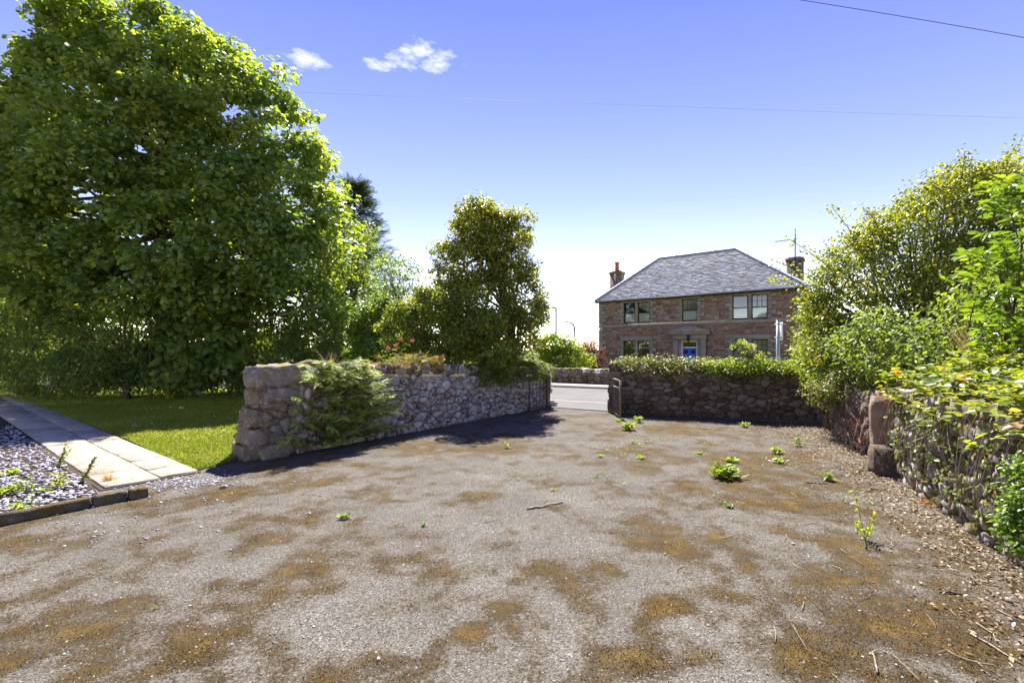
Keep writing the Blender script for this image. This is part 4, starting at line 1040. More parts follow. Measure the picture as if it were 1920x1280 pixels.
# second trunk tree right of the sycamore
t2 = at(628, 700, 19.5); t2[2] = 0
plant('ivy_clad_tree', 'dark ivy clad tree right of the sycamore behind the wall', 'tree', 'dark_leaf', [ell(600, 540, 19.5, 2.4, 1.8, .9), ell(660, 560, 19.5, 1.3, 1.4, 1.3), ell(640, 470, 19.5, 1.8, 1.6, 1.4)], 210, .5, 44, .13, OVAL, base=t2, trunk=[t2, t2 + (.1, 0, 2), t2 + (0, 0, 4.4)], group=GL, tr=.26, heads=26)
plant('dark_shrub', 'dark shrub with small leaves below the arching branches behind the wall', 'shrub', 'dark_leaf', [ell(600, 668, 16.5, 1.0, .9, .75), ell(660, 645, 16.5, 1.1, .9, 1.0), ell(720, 640, 16.0, .9, .8, 1.1), ell(545, 680, 16.2, .9, .8, .6), ell(570, 640, 17, .9, .8, .6), ell(600, 605, 18, .8, .7, .5), ell(535, 620, 18, .6, .7, .5)], 520, .32, 44, .085, OVAL, group=GL, tr=.06, heads=24)
# conifer behind
cb = at(664, 700, 26); cb[2] = 0
cr = thing('conifer_tree', 'dark conifer showing its drooping branches right of the sycamore', 'tree', cb)
MB().tube([cb, cb + (0, 0, 5), cb + (0, 0, 11.2)], [.3, .2, .04], 8).build('trunk', M['bark'], cr, smooth=True)
n_ = 2600; z = rng.uniform(4, 11.2, n_); a = rng.uniform(0, 6.28, n_); Lr = (11.6 - z) * .42 + .25; rr = Lr * rng.uniform(.2, 1, n_)
P = np.c_[cb[0] + np.cos(a) * rr, cb[1] + np.sin(a) * rr, z + .10 * rr]; A = np.c_[np.cos(a), np.sin(a), .25 + 0 * a] + rng.normal(0, .25, (n_, 3)); N = np.array([0, 0, 1]) + rng.normal(0, .35, (n_, 3))
leaves('crown', P, A, N, rng.uniform(.45, .85, n_), SPRIG, M['conifer'], cr)
# thin tree
t3 = at(728, 690, 15.5); t3[2] = 0
plant('rowan_tree', 'slim open tree with sparse leaves between the sycamore and the olive tree', 'tree', 'bright', [ell(740, 520, 15.5, .95, .8, .75), ell(710, 580, 15.5, .75, .8, .8), ell(770, 540, 15.5, .55, .6, .5), ell(745, 620, 15.5, .9, .8, .6)], 95, .3, 34, .085, OVAL, base=t3, trunk=[t3, t3 + (.05, 0, 1.6), t3 + (.35, 0, 3.4)], tr=.055, heads=40, group=GL, barkm='bark')
plant('elder_bush', 'fresh green bush filling the gap between the dark shrub and the yellowish bush', 'shrub', 'bright', bumpy([ell(715, 610, 14.5, .8, .6, .8), ell(760, 650, 13.8, .8, .6, .6), ell(690, 655, 14.6, .7, .6, .6)], 16, .15, .4), 320, .25, 44, .085, OVAL, group=GL, tr=.05, heads=24)
# olive-green tree beyond the wall
t4 = at(972, 690, 13.1); t4[2] = 0
holly = bumpy([ell(900, 435, 13.1, 0.68, 0.62, 0.68), ell(890, 495, 13.1, 0.95, 0.78, 0.72), ell(958, 465, 13.1, 0.54, 0.54, 0.86), ell(915, 560, 13.1, 1.22, 0.93, 0.81), ell(985, 560, 13.1, 0.54, 0.54, 0.86), ell(845, 515, 13.1, 0.55, 0.47, 0.41), ell(1005, 585, 13.1, 0.36, 0.31, 0.45), ell(935, 630, 13.1, 1.17, 0.77, 0.54), ell(850, 575, 13.1, 0.92, 0.63, 0.69), ell(905, 400, 13.1, 0.36, 0.39, 0.32)], 46, .18, .5)
plant('holly_tree', 'tall olive green evergreen tree behind the far end of the pale wall', 'tree', 'holly', holly,
      1050, .22, 38, .078, OVAL, base=t4, trunk=[t4, t4 + (-.1, 0, 1.8), t4 + (-.8, 0, 4.6)], tr=.12, heads=70, group=GL, flat=.85, up=.55, outw=.55, back=.3, szj=.35)
plant('yellow_green_shrub', 'yellowish green bush behind the middle of the pale wall', 'shrub', 'yellow_shrub', bumpy([ell(820, 590, 11.7, 0.81, 0.62, 0.72), ell(760, 620, 11.7, 0.54, 0.54, 0.77), ell(870, 620, 11.7, 0.78, 0.63, 0.69), ell(930, 655, 11.7, 0.63, 0.46, 0.45), ell(790, 665, 11.7, 0.74, 0.48, 0.47)], 30, .15, .4),
      680, .2, 46, .068, OVAL, group=GL, tr=.06, heads=40, flat=.8)
mb = MB()
# plants across the road
plant('garden_tree', 'small lime green tree behind the low wall across the road', 'tree', 'lime', [ell(1040, 643, 25.5, 1.0, 1.0, .55), ell(1025, 655, 25.5, .7, .8, .6), ell(1070, 655, 25.5, .6, .8, .5)], 110, .34, 34, .13, OVAL, base=(*at(1035, 700, 25.5)[:2], 0), trunk=[np.r_[at(1035, 700, 25.5)[:2], 0], at(1035, 668, 25.5)], tr=.11, heads=30, barkm='pale_bark', group='plants in the garden across the road')
plant('copper_shrub', 'coppery brown shrub at the left corner of the house', 'shrub', 'copper', [ell(1108, 668, 27, .75, .7, .95), ell(1103, 690, 27, .6, .6, .6)], 110, .3, 40, .09, OVAL, tr=.06, heads=12, group='plants in the garden across the road')
plant('garden_shrub', 'fresh green bushes between the garden tree and the copper shrub', 'shrub', 'lime', [ell(1072, 680, 25, 1.2, .7, .7), ell(1050, 690, 24.6, .9, .6, .5), ell(1085, 655, 28, .6, .6, .7)], 130, .32, 34, .11, OVAL, tr=.05, heads=10, group='plants in the garden across the road')
plant('far_hedge', 'dark hedge beyond the road seen under the trees on the left', 'hedge', 'dark_leaf', [(-44 + i * 3.2, 33 - i * .2, 1.3, 2.2, 1.3, 2.0) for i in range(11)] + [(-10 + i * 3.2, 33 - i * .8, .9, 2.2, 1.2, 1.3) for i in range(4)], 620, .7, 34, .25, OVAL, tr=.08, heads=12, base=(-3, 31, 0))

# plants along the right back wall
GW = 'plants growing on top of the right back wall'
plant('cotoneaster', 'grey green arching shrub spilling over the left half of the brown wall', 'shrub', 'cotoneaster', [(*fp(.55 + i * .42, -.12, 1.27 - .02 * i), .42, .42, .26) for i in range(5)] + [(*fp(.9, .12, 1.02), .5, .15, .25), (*fp(1.7, .13, .98), .6, .15, .22)],
      230, .2, 44, .045, OVAL, base=fp(1.3, -.2, 1.1), trunk=[fp(1.3, -.2, 1.1), fp(1.35, -.2, 1.4)], tr=.03, heads=40, group=GW, zmin=.75, lo=.55, back=1)
plant('honeysuckle', 'lime green climber piled on the right half of the brown wall', 'climber', 'lime', [(*fp(2.5 + i * .4, -.15, 1.22), .34, .38, .2) for i in range(6)], 190, .18, 36, .055, OVAL, base=fp(3.4, -.25, 1.05), trunk=[fp(3.4, -.25, 1.05), fp(3.4, -.25, 1.3)], tr=.025, heads=30, group=GW, zmin=.9, lo=.55, back=1)
plant('rose_sapling', 'leggy sapling with bright leaves before the right ground floor window', 'sapling', 'lime', [ell(1392, 650, 11.3, .26, .2, .16), ell(1372, 672, 11.3, .22, .2, .14), ell(1420, 672, 11.2, .3, .2, .14)], 26, .12, 15, .06, OVAL, base=at(1410, 700, 11.2), trunk=[at(1410, 705, 11.2), at(1400, 665, 11.3)], tr=.018, heads=22, group=GW, back=1)
plant('ivy', 'trailing ivy hanging down the brown wall near its right end', 'ivy', 'cotoneaster', [(*fp(3.2, .06, 1.08), .5, .1, .16), (*fp(4.05, .06, 1.0), .5, .12, .28)], 60, .14, 34, .05, OVAL, base=fp(3.8, .02, .95), trunk=[fp(3.8, .04, .02), fp(3.95, .05, .95)], tr=.014, heads=14, group=GW, back=1, zmin=.6)

# the big hedge on the right
GR = 'bushes behind the right wall'
hb = np.array([8.2, 9.0, 0])
plant('elaeagnus_hedge', 'big sprawling yellow green bush covering the right side behind the walls', 'hedge', 'elaeagnus',
      [ell(1640, 560, 9.6, 1.3, 1.2, 1.5), ell(1590, 560, 10.0, .95, .9, .75), ell(1720, 480, 9.4, 1.2, 1.1, 1.3), ell(1790, 430, 9.4, 1.2, 1.1, 1.3), ell(1600, 660, 9.4, 1.0, .9, .8), ell(1720, 620, 8.6, 1.0, .8, 1.1), ell(1850, 420, 9.6, 1.2, 1.1, 1.3), ell(1562, 640, 10.2, .7, .8, .8), ell(1900, 520, 8.8, 1.4, 1.0, 1.8)],
      1400, .28, 50, .062, OVAL, back=.2, inner=.06, base=hb, trunk=[hb, hb + (0, 0, 1.8)], tr=.12, heads=120, group=GR, flat=.75, up=.5, outw=.5, rnd=.55)
# loose sprays that stick out of the hedge
root = thing('hedge_shoots', 'long loose shoots sticking out above the big yellow green bush', 'shrub', (6.6, 9.6, 0), GR)
mb = MB(); PP = []; AA = []
for (x0, y0, x1, y1, d) in ((1640, 590, 1490, 455, 9.8), (1650, 600, 1455, 490, 9.9), (1660, 560, 1560, 390, 9.6), (1700, 520, 1618, 390, 9.4), (1640, 620, 1450, 520, 10), (1780, 420, 1808, 285, 9.0), (1800, 400, 1850, 320, 8.9), (1850, 380, 1905, 270, 8.8), (1760, 450, 1700, 390, 9.2), (1620, 640, 1500, 560, 9.9), (1860, 380, 1888, 300, 8.6), (1600, 650, 1490, 600, 10), (1790, 430, 1770, 350, 9.2)):
    p = bez(at(x0, y0, d), at((x0 + x1) / 2 + 12, (y0 + y1) / 2 - 14, d), at(x1, y1, d), 16); mb.tube(p, np.linspace(.02, .004, 16), 5)
    for i in range(3, 16):
        kk = 16 if i > 11 else 8
        PP += list(p[i] + rng.normal(0, .07 if i > 7 else .04, (kk, 3))); AA += [(p[i] - p[i - 1]) / np.linalg.norm(p[i] - p[i - 1])] * kk
PP = np.array(PP); AA = np.array(AA) + rng.normal(0, .6, (len(PP), 3))
leaves('foliage', PP, AA, np.array([0, -.2, .7]) + rng.normal(0, .5, (len(PP), 3)), rng.uniform(.05, .085, len(PP)), OVAL, M['elaeagnus'], root, rng.normal(.6, .2, len(PP)))
mb.build('stem', M['bark'], root, smooth=True)
plant('lime_shrub', 'glowing lime green shrub where the back wall meets the side wall', 'shrub', 'lime', [ell(1537, 645, 9.9, .42, .4, .5), ell(1550, 690, 9.6, .5, .45, .45), ell(1530, 600, 10, .3, .3, .35), ell(1590, 700, 9.0, .6, .4, .4)], 260, .2, 42, .055, LANCE, group=GR, tr=.04, heads=24)
plant('grey_shrub', 'pale small leaved shrub leaning over the low side wall', 'shrub', 'cotoneaster', [ell(1600, 720, 8.3, .6, .35, .36), ell(1560, 735, 8.9, .5, .35, .3), ell(1660, 690, 7.8, .55, .4, .4)], 200, .17, 46, .036, OVAL, group=GR, tr=.03, heads=20)
plant('dark_undergrowth', 'dark undergrowth beneath the bushes behind the mossy wall', 'shrub', 'dark_leaf', [ell(1700, 650, 7.3, .9, .6, .6), ell(1820, 660, 6.6, 1.0, .7, .6), ell(1640, 640, 8.2, .7, .6, .6), ell(1900, 600, 7, 1.0, .7, 1.0)], 240, .26, 44, .07, OVAL, group=GR, tr=.05, heads=16)
# pinnate bright green bush, near
root = thing('pinnate_bush', 'bright green bush of long feathered leaves at the right edge', 'shrub', (6.2, 5.6, 0), GR)
mb = MB(); PP, AA, NN, SS, TT = [], [], [], [], []
for k in range(230):
    cx = 2010 - abs(rng.normal(0, 95)); y = rng.uniform(330, 690); lim = 1795 + max(0, (430 - y)) * .7 + max(0, y - 560) * .25
    if cx < lim: cx = lim + rng.uniform(0, 60)
    d = rng.uniform(4.9, 6.0); tip = at(cx, y, d)
    dr_ = nrm(np.array([-.75 + rng.normal(0, .3), -.5 + rng.normal(0, .35), .12 + rng.normal(0, .25)])); ln = rng.uniform(.38, .6)
    st = tip - dr_ * ln; p = bez(st, (st + tip) / 2 + (0, 0, .09), tip, 9); mb.tube(p, np.linspace(.007, .003, 9), 4)
    side = nrm(np.cross(dr_, [0, 0, 1])); upv = np.cross(side, dr_); tt = rng.normal(.5, .15)
    for i in range(2, 9):
        for sg_ in (-1, 1):
            PP.append(p[i]); AA.append(side * sg_ * .9 + dr_ * (.55 if i < 8 else 1.2) - (0, 0, .22) + rng.normal(0, .16, 3)); NN.append(upv + rng.normal(0, .38, 3) + side * sg_ * .3); SS.append(rng.uniform(.085, .15)); TT.append(tt + rng.normal(0, .16))
leaves('foliage', np.array(PP), np.array(AA), np.array(NN), np.array(SS), LANCE, M['bright'], root, np.array(TT), 1.25)
for k in range(10):
    p = bez((6.2 + rng.normal(0, .3), 5.7 + rng.normal(0, .3), 0), (6.4, 5.6, 1.6), at(rng.uniform(1850, 1990), rng.uniform(380, 600), 5.7), 9); mb.tube(p, np.linspace(.03, .01, 9), 6)
mb.build('stem', M['bark'], root, smooth=True)

# brambles over the mossy wall
root = thing('bramble', 'sunlit bramble sprawling over the mossy wall beside the gateposts', 'bramble', rp(6.3, -.35, 0))
mb = MB(); PP, AA, NN, SS, TT = [], [], [], [], []
for k in range(440):
    s = rng.uniform(sP + .1, RLEN - .15); dep = -1.25 + 1.45 * rng.random() ** .8
    z = 1.26 + .16 * rng.random() - .10 * max(0, dep) + .22 * np.exp(-((s - 6.0) / .8) ** 2) * (dep < -.3)
    if dep > 0.0: z -= rng.uniform(0, .55) * (dep / .2)
    p = rp(s, dep, z); a = rng.uniform(0, 6.28); up_ = nrm(np.array([0, 0, 1]) + rng.normal(0, .28, 3))
    PP_ = rng.normal(0, 1, 3) * .5; ax = np.array([math.cos(a), math.sin(a), -.1]); sz_ = rng.uniform(.075, .125); tt = rng.normal(.5, .2)
    for da in (-1.25, 0, 1.25):
        c_, s_ = math.cos(a + da), math.sin(a + da)
        PP.append(p); AA.append([c_, s_, -.12 + rng.normal(0, .1)]); NN.append(up_ + rng.normal(0, .15, 3)); SS.append(sz_ * (1 if da == 0 else .8)); TT.append(tt + rng.normal(0, .1))
    for q in range(3):
        pq = p + rng.normal(0, .09, 3) * (1, 1, .6); a2_ = rng.uniform(0, 6.28)
        for da in (-1.2, 0, 1.2): PP.append(pq); AA.append([math.cos(a2_ + da), math.sin(a2_ + da), -.15]); NN.append(np.array([0, 0, 1]) + rng.normal(0, .3, 3)); SS.append(sz_ * .72); TT.append(tt + rng.normal(0, .15))
leaves('foliage', np.array(PP), np.array(AA), np.array(NN), np.array(SS), OVAL, M['bramble'], root, np.array(TT), 1.15)
for k in range(46):
    s = rng.uniform(sP + .1, RLEN - .3); p0 = rp(s, -.5, 1.15); p1 = rp(s + rng.normal(0, .5), rng.uniform(.05, .3), rng.uniform(.35, 1.2)); mid = (p0 + p1) / 2 + (0, 0, rng.uniform(.1, .35))
    mb.tube(bez(p0, mid, p1, 9), np.linspace(.006, .003, 9), 4)
mb.build('stem', M['wood'], root, smooth=True)
n_ = 420; s = rng.uniform(sP - .1, sP + 1.0, n_); P = np.array([rp(a, rng.uniform(-.25, .12), 1.0 + rng.normal(.08, .08)) for a in s]); 
rl = thing('red_leaved_spray', 'dark red leaf sprays between the gatepost tops and the bramble', 'shrub', rp(sP + .4, -.1, .9)); leaves('foliage', P, rng.normal(0, .6, (n_, 3)), rdir(n_), rng.uniform(.02, .045, n_), LANCE, M['red_leaf'], rl)
n_ = 130; P = np.array([rp(rng.uniform(2.6, 4.2), rng.uniform(.05, .2), rng.uniform(.12, .6)) for a in range(n_)])
rl = thing('red_leaved_spray', 'small red leaved weeds at the foot of the low overgrown wall', 'shrub', rp(3.4, .1, 0)); leaves('foliage', P, rng.normal(0, .6, (n_, 3)), rdir(n_), rng.uniform(.03, .05, n_), LANCE, M['red_leaf'], rl)
mb = MB()
for k in range(14): a = rp(rng.uniform(2.4, 4.3), rng.uniform(.05, .25), 0); mb.tube(bez(a, a + rng.normal(0, .05, 3) + (0, 0, .3), a + (rng.normal(0, .15), rng.normal(0, .15), rng.uniform(.35, .7)), 6), np.linspace(.005, .002, 6), 4)
mb.build('stem', M['wood'], rl)
n_ = 7500; s = rng.uniform(sP + .5, RLEN, n_); zz_ = rng.uniform(.03, 1.1, n_); mk_ = (fbm(s * 5 + 2, zz_ * 5, 4) + .12 * zz_ > .55); s, zz_ = s[mk_], zz_[mk_]; n_ = len(s)
P = np.c_[RA + np.outer(s, RDIR) + np.outer(rng.uniform(.025, .06, n_), RN), zz_]; A = np.c_[np.outer(np.ones(n_), RN), np.full(n_, .1)] + rng.normal(0, .6, (n_, 3))
props(leaves('moss', P, A, rdir(n_), rng.uniform(.012, .03, n_), BLADE, M['moss'], bpy.data.objects[near_wall.name], rng.normal(.55, .25, n_), .5), kind='stuff')
n_ = 220; s = rng.uniform(sP + .4, RLEN, n_); PP, AA, NN, SS = [], [], [], []
for a in s:
    p0 = rp(a, .09, rng.uniform(.25, 1.0)); an = rng.uniform(0, 6.28)
    for da in (-1.1, 0, 1.1): PP.append(p0); AA.append(np.r_[RN * .6, 0] + np.array([RDIR[0] * math.cos(an + da), RDIR[1] * math.cos(an + da), math.sin(an + da)])); NN.append(np.r_[RN, .5] + rng.normal(0, .3, 3)); SS.append(rng.uniform(.035, .075))
iv = thing('hanging_bramble', 'scattered small bramble leaves and bare stems hanging on the face of the mossy wall', 'bramble', rp(6.4, .05, .9))
leaves('foliage', np.array(PP), np.array(AA), np.array(NN), np.array(SS), OVAL, M['bramble'], iv)
mb = MB()
for k in range(76):
    a = rng.uniform(sP + .3, RLEN - .2); p0 = rp(a, .05, rng.uniform(.9, 1.15)); p1 = rp(a + rng.normal(0, .25), rng.uniform(.06, .2), rng.uniform(0.02, .5)); mb.tube(bez(p0, (p0 + p1) / 2 + np.r_[RN * .12, .05], p1, 8), np.linspace(.005, .0025, 8), 4)
mb.build('stem', M['wood'], iv, smooth=True)
# bottom right bush
plant('privet_bush', 'bright green small leaved bush at the bottom right edge by the wall foot', 'shrub', 'bright', [ell(1930, 930, 3.15, .13, .16, .16), ell(1925, 1000, 3.1, .13, .16, .14), ell(1960, 960, 3.1, .2, .2, .22), ell(1945, 880, 3.2, .14, .15, .12)], 120, .07, 24, .034, OVAL, base=(3.55, 3.05, 0), tr=.012, heads=14, back=1, zmin=.08)
# dry grasses on the right
def grass_tuft(label, base, n_, h0, h1, spread, mat='straw', wid=.03, lean=(0, 0), group=None, name='grass_tuft'):
    r = thing(name, label, 'grass', base, group); mb = MB()
    V = []; Fs = []; tt = []
    for k in range(n_):
        hh = rng.uniform(h0, h1); a = rng.uniform(0, 6.28); o = np.array([math.cos(a), math.sin(a), 0]) * spread * rng.random(); b0 = np.array(base) + o * .35
        tip = b0 + np.array([lean[0] * hh, lean[1] * hh, hh]) + o * 1.2 + rng.normal(0, .03, 3); mid = b0 * .5 + tip * .5 + (0, 0, hh * .25)
        p = bez(b0, mid, tip, 5); w_ = np.linspace(wid, wid * .2, 5) * .5 ; sd_ = nrm(np.cross(tip - b0, rng.normal(size=3)))
        i0 = len(V); t_ = rng.random()
        for q in range(5): V += [p[q] - sd_ * w_[q], p[q] + sd_ * w_[q]]; tt += [t_, t_]
        Fs += [(i0 + 2 * q, i0 + 2 * q + 1, i0 + 2 * q + 3, i0 + 2 * q + 2) for q in range(4)]
    mk('blades', np.array(V), Fs, M[mat], r, tint=np.array(tt)); return r
grass_tuft('arching dry straw coloured grass heads above the bramble', at(1830, 690, 5.8) , 42, .35, .62, .10, wid=.012, lean=(-.55, 0))
grass_tuft('thin dry grass stalks above the bramble near the right edge', at(1880, 690, 5.4), 26, .25, .5, .25, wid=.008)
grass_tuft('dry brown grass stalks standing on the pale wall behind the spruce', wp(1.35, -.35, 1.38), 34, .12, .34, .22, wid=.008)
grass_tuft('short orange dry grass tuft growing between the spruce and the copes of the pale wall', wp(1.7, -.1, 1.36), 200, .04, .11, .32, 'orange_tuft', .008)
grass_tuft('yellow dry grass hanging over the pale wall left of the heath mound', wp(2.65, -.05, 1.32), 160, .04, .12, .25, 'straw', .009, (.3, -.6))

n_ = 420; cl = rng.normal(0, 1, (14, 2)) * (1.3, 1.6) + (3.2, 8.3); ci = rng.integers(0, 14, n_); g = cl[ci] + rng.normal(0, .16, (n_, 2)); g = g[((g - RA) @ RN) > .15]; n_ = len(g)
props(leaves('seedlings', np.c_[g, rng.uniform(.008, .03, n_)], rng.normal(0, .6, (n_, 3)) + (0, 0, .3), np.array([0, 0, 1]) + rng.normal(0, .3, (n_, 3)), rng.uniform(.015, .04, n_), OVAL, M['lime']), kind='stuff')
# ---- plants on the left wall
# trailing spruce
root = thing('trailing_spruce', 'green spruce bush hanging over the near end of the pale wall', 'shrub', wp(1.4, .15, 0))
mb = MB(); PP, AA, NN, SS, TT = [], [], [], [], []
for k in range(150):
    s0 = rng.uniform(.35, 1.8); z0 = rng.uniform(.12, 1.38)
    f = rng.random(); s1 = s0 + rng.uniform(-.25, 1.0) * (.55 + .45 * (1 - z0 / 1.4) + .2); s1 = min(s1, .35 + 2.25 * min(1, .55 + .6 * (1.4 - z0))); s1 = max(s1, .12)
    a = wp(s0 * .6 + .55, .02, max(.08, z0 - .25)); out_ = rng.uniform(.1, .38); b_ = wp(s1, out_, max(.10, z0 + rng.uniform(-.1, .16)))
    if k < 22: a = wp(rng.uniform(.6, 1.4), -.05, 1.36); b_ = wp(rng.uniform(.5, 1.8), rng.uniform(.15, .4), rng.uniform(1.2, 1.5))
    mid = (a + b_) / 2 + np.r_[WN * .08, .10]
    p = bez(a, mid, b_, 12); mb.tube(p, np.linspace(.012, .003, 12), 5)
    dr_ = nrm(np.gradient(p, axis=0))
    for i in range(4, 12):
        side = nrm(np.cross(dr_[i], [0, 0, 1]))
        for sg_ in ((-1, 1, 0) if i == 11 else (-1, 1)):
            PP.append(p[i]); ax = dr_[i] * .9 + side * sg_ * rng.uniform(.5, .9) + np.array([0, 0, rng.normal(-.05, .15)]); AA.append(ax)
            NN.append(np.array([0, 0, 1]) + np.r_[WN * .5, 0] + rng.normal(0, .3, 3)); SS.append(rng.uniform(.10, .19)); TT.append(.18 + .095 * (i - 4) + rng.normal(0, .12))  # tint rises towards the tips, sunlight painted into the needle colour
leaves('foliage', np.array(PP), np.array(AA), np.array(NN), np.array(SS), SPRIG, M['spruce'], root, np.array(TT))
mb.build('stem', M['bark'], root, smooth=True)
# heath mound
root = thing('heath_mound', 'mound of wiry yellow brown juniper on top of the middle of the pale wall', 'shrub', wp(3.35, -.2, 1.25))
mb = MB(); PP, AA, NN, SS, TT = [], [], [], [], []
for k in range(260):
    s0 = 3.25 + rng.normal(0, .25); a = wp(s0, -.25 + rng.normal(0, .08), 1.25); th = rng.uniform(0, 6.28); el_ = rng.uniform(-.1, 1.3); ln = rng.uniform(.25, .62)
    dr_ = np.r_[WD * math.cos(th) * 1.35 + WN * math.sin(th) * .8, 0] * math.cos(el_) * ln; b_ = a + dr_ + (0, 0, .06 + ln * .55 * math.sin(el_)) - (0, 0, .12 * (el_ < .4)); mid = a * .4 + b_ * .6 + (0, 0, .14)
    p = bez(a, mid, b_, 8)
    for i in range(2, 8): PP.append(p[i]); AA.append(p[i] - p[i - 1] + rng.normal(0, .02, 3)); NN.append(np.array([0, 0, 1]) + rng.normal(0, .4, 3)); SS.append(rng.uniform(.08, .14)); TT.append(.08 * i + rng.normal(.1, .15))
    if k % 3 == 0: mb.tube(p, np.linspace(.005, .002, 8), 4)
leaves('foliage', np.array(PP), np.array(AA), np.array(NN), np.array(SS), SPRIG, M['heath'], root, np.array(TT)); mb.build('stem', M['bark'], root)
# trailing green plant at far end
root = thing('periwinkle', 'dense green trailing plant over the far end of the pale wall', 'shrub', wp(6.6, -.2, 1.0))
n_ = 8200; s = rng.uniform(4.9, 8.15, n_); dep = rng.uniform(-.6, .24, n_); top = 1.20 + .16 * np.sin((s - 5) / 3.2 * np.pi) ** .7 + .1 * fbm(s * 3, dep * 3)
z = np.where(dep > .06, rng.uniform(.78, 1.2, n_) + .12 * fbm(s * 4, s), top - rng.random(n_) * .12)
P = np.c_[WA + np.outer(s, WD) + np.outer(dep, WN), z]; A = np.c_[np.outer(np.full(n_, .5), WN), np.full(n_, -.5)] + rng.normal(0, .5, (n_, 3))
leaves('foliage', P, A, np.array([WN[0] * .5, WN[1] * .5, .8]) + rng.normal(0, .4, (n_, 3)), rng.uniform(.06, .10, n_), LANCE, M['yellow_shrub'], root, rng.normal(.42, .2, n_))
mb = MB()
for k in range(20): s_ = rng.uniform(5.2, 8); mb.tube(bez(wp(s_, -.3, 1.0), wp(s_, .1, 1.3), wp(s_ + rng.normal(0, .2), .2, .95), 6), .004, 4)
mb.build('stem', M['bark'], root)
# valerian
def valerian(label, base, heads):
    r = thing('red_valerian', label, 'flower', base, 'pink flowers on the pale wall'); mb = MB(); P = []; LP, LA = [], []
    for hd in heads:
        p = bez(base, (np.array(base) + hd) / 2 + rng.normal(0, .03, 3), hd, 7); mb.tube(p, np.linspace(.005, .003, 7), 4); P = hd + rng.normal(0, .022, (46, 3)); leaves('flower_head', P, rdir(46), rdir(46), rng.uniform(.012, .022, 46), QUAD, M['pink'], r, None, 1.6)
        for i in range(1, 6):
            for sg_ in (-1, 1): LP.append(p[i]); LA.append([sg_ * .8, rng.normal(0, .5), .3])
    mb.build('stem', M['dark_leaf'], r); 
    LP = np.array(LP); leaves('foliage', LP, np.array(LA), np.array([0, 0, 1]) + rng.normal(0, .4, (len(LP), 3)), rng.uniform(.05, .09, len(LP)), LANCE, M['lime'], r)
vb = wp(2.45, -.3, 1.28)
valerian('upright pink valerian flowers rising left of the juniper mound', vb, [at(728, 652, vb[1]), at(742, 648, vb[1]), at(752, 636, vb[1]), at(773, 637, vb[1] + .2)])
vb = wp(3.75, .1, 1.2); valerian('pale pink flowers drooping on the right flank of the juniper mound', vb, [at(812, 672, vb[1]), at(822, 680, vb[1]), at(830, 668, vb[1])])

# ================================================================== WEEDS ON THE DRIVEWAY
def rosette(label, px, py, size, nl, mat='lime', h=.4, tmpl=LANCE, group='weeds growing through the driveway'):
    b_ = gp(px, py); d = b_[1]; r = thing('weed', label, 'weed', (b_[0], b_[1], .0), group)
    S_ = size / F * d
    nl = int(nl * 1.7); a = rng.uniform(0, 6.28, nl); el_ = rng.uniform(.1, 1.2, nl)
    st = np.c_[b_[0] + rng.normal(0, .16 * S_, nl), b_[1] + rng.normal(0, .16 * S_, nl), rng.uniform(.004, h * S_ * .8, nl)]
    A = np.c_[np.cos(a) * np.cos(el_), np.sin(a) * np.cos(el_), np.sin(el_) * h * 1.6]; N = np.c_[-np.cos(a) * .5, -np.sin(a) * .5, np.ones(nl)] + rng.normal(0, .25, (nl, 3))
    leaves('foliage', st, A, N, S_ * rng.uniform(.2, .42, nl), tmpl, M[mat], r, rng.normal(.5, .22, nl), 1.1)
    MB().tube([b_ + (0, 0, -.01), b_ + (0, 0, h * S_ * .6)], [max(.004, S_ * .02), .002], 5).build('stem', M['lime'], r)
for (lab, px, py, sz_, nl, h) in [
    ('leafy weed in front of the open metal gate, largest of the gate clump', 1178, 806, 26, 70, .6), ('bright weed just right of the metal gate, behind the largest one', 1198, 792, 20, 46, .6), ('tiny weed touching the near post of the metal gate', 1160, 790, 14, 22, .4),
    ('small bright weed at the foot of the brown wall', 1396, 801, 20, 36, .5), ('biggest bushy weed on the open driveway', 1358, 895, 48, 120, .45), ('low weed behind the biggest bushy weed', 1370, 866, 30, 34, .2),
    ('small weed in mid driveway straight in front of the gateway', 1124, 857, 14, 22, .4), ('flat weed right of the mid driveway weed', 1201, 860, 20, 26, .25), ('pale weed below the gate clump', 1186, 831, 15, 20, .4), ('faint seedling between the pale weed and the flat weed', 1200, 845, 9, 12, .4),
    ('low star shaped weed left of the biggest bushy weed', 1311, 851, 18, 20, .15), ('feathery weed among dry leaves before the low side wall', 1455, 850, 26, 36, .5), ('upright feathery weed nearer the low side wall', 1496, 836, 22, 34, .8), ('small dark weed below the biggest bushy weed', 1366, 951, 20, 24, .3),
    ('tiny weed above the long stick', 1037, 920, 14, 18, .3), ('grassy weed in front of the pale wall shadow', 950, 840, 15, 24, .8), ('flat rosette weed in the left middle of the driveway', 647, 972, 26, 32, .3), ('small upright weed right of the flat rosette', 796, 985, 15, 20, .6),
    ('lone tiny weed in the lower left foreground', 291, 1142, 12, 14, .4), ('wispy pale weed beside the short dark twig', 1552, 900, 30, 30, .5), ('pale spreading weed beside the feathery weeds', 1462, 868, 30, 26, .3)]:
    rosette(lab, px, py, sz_, nl, 'lime' if 'dark' not in lab and 'flat rosette' not in lab else 'bright', h)
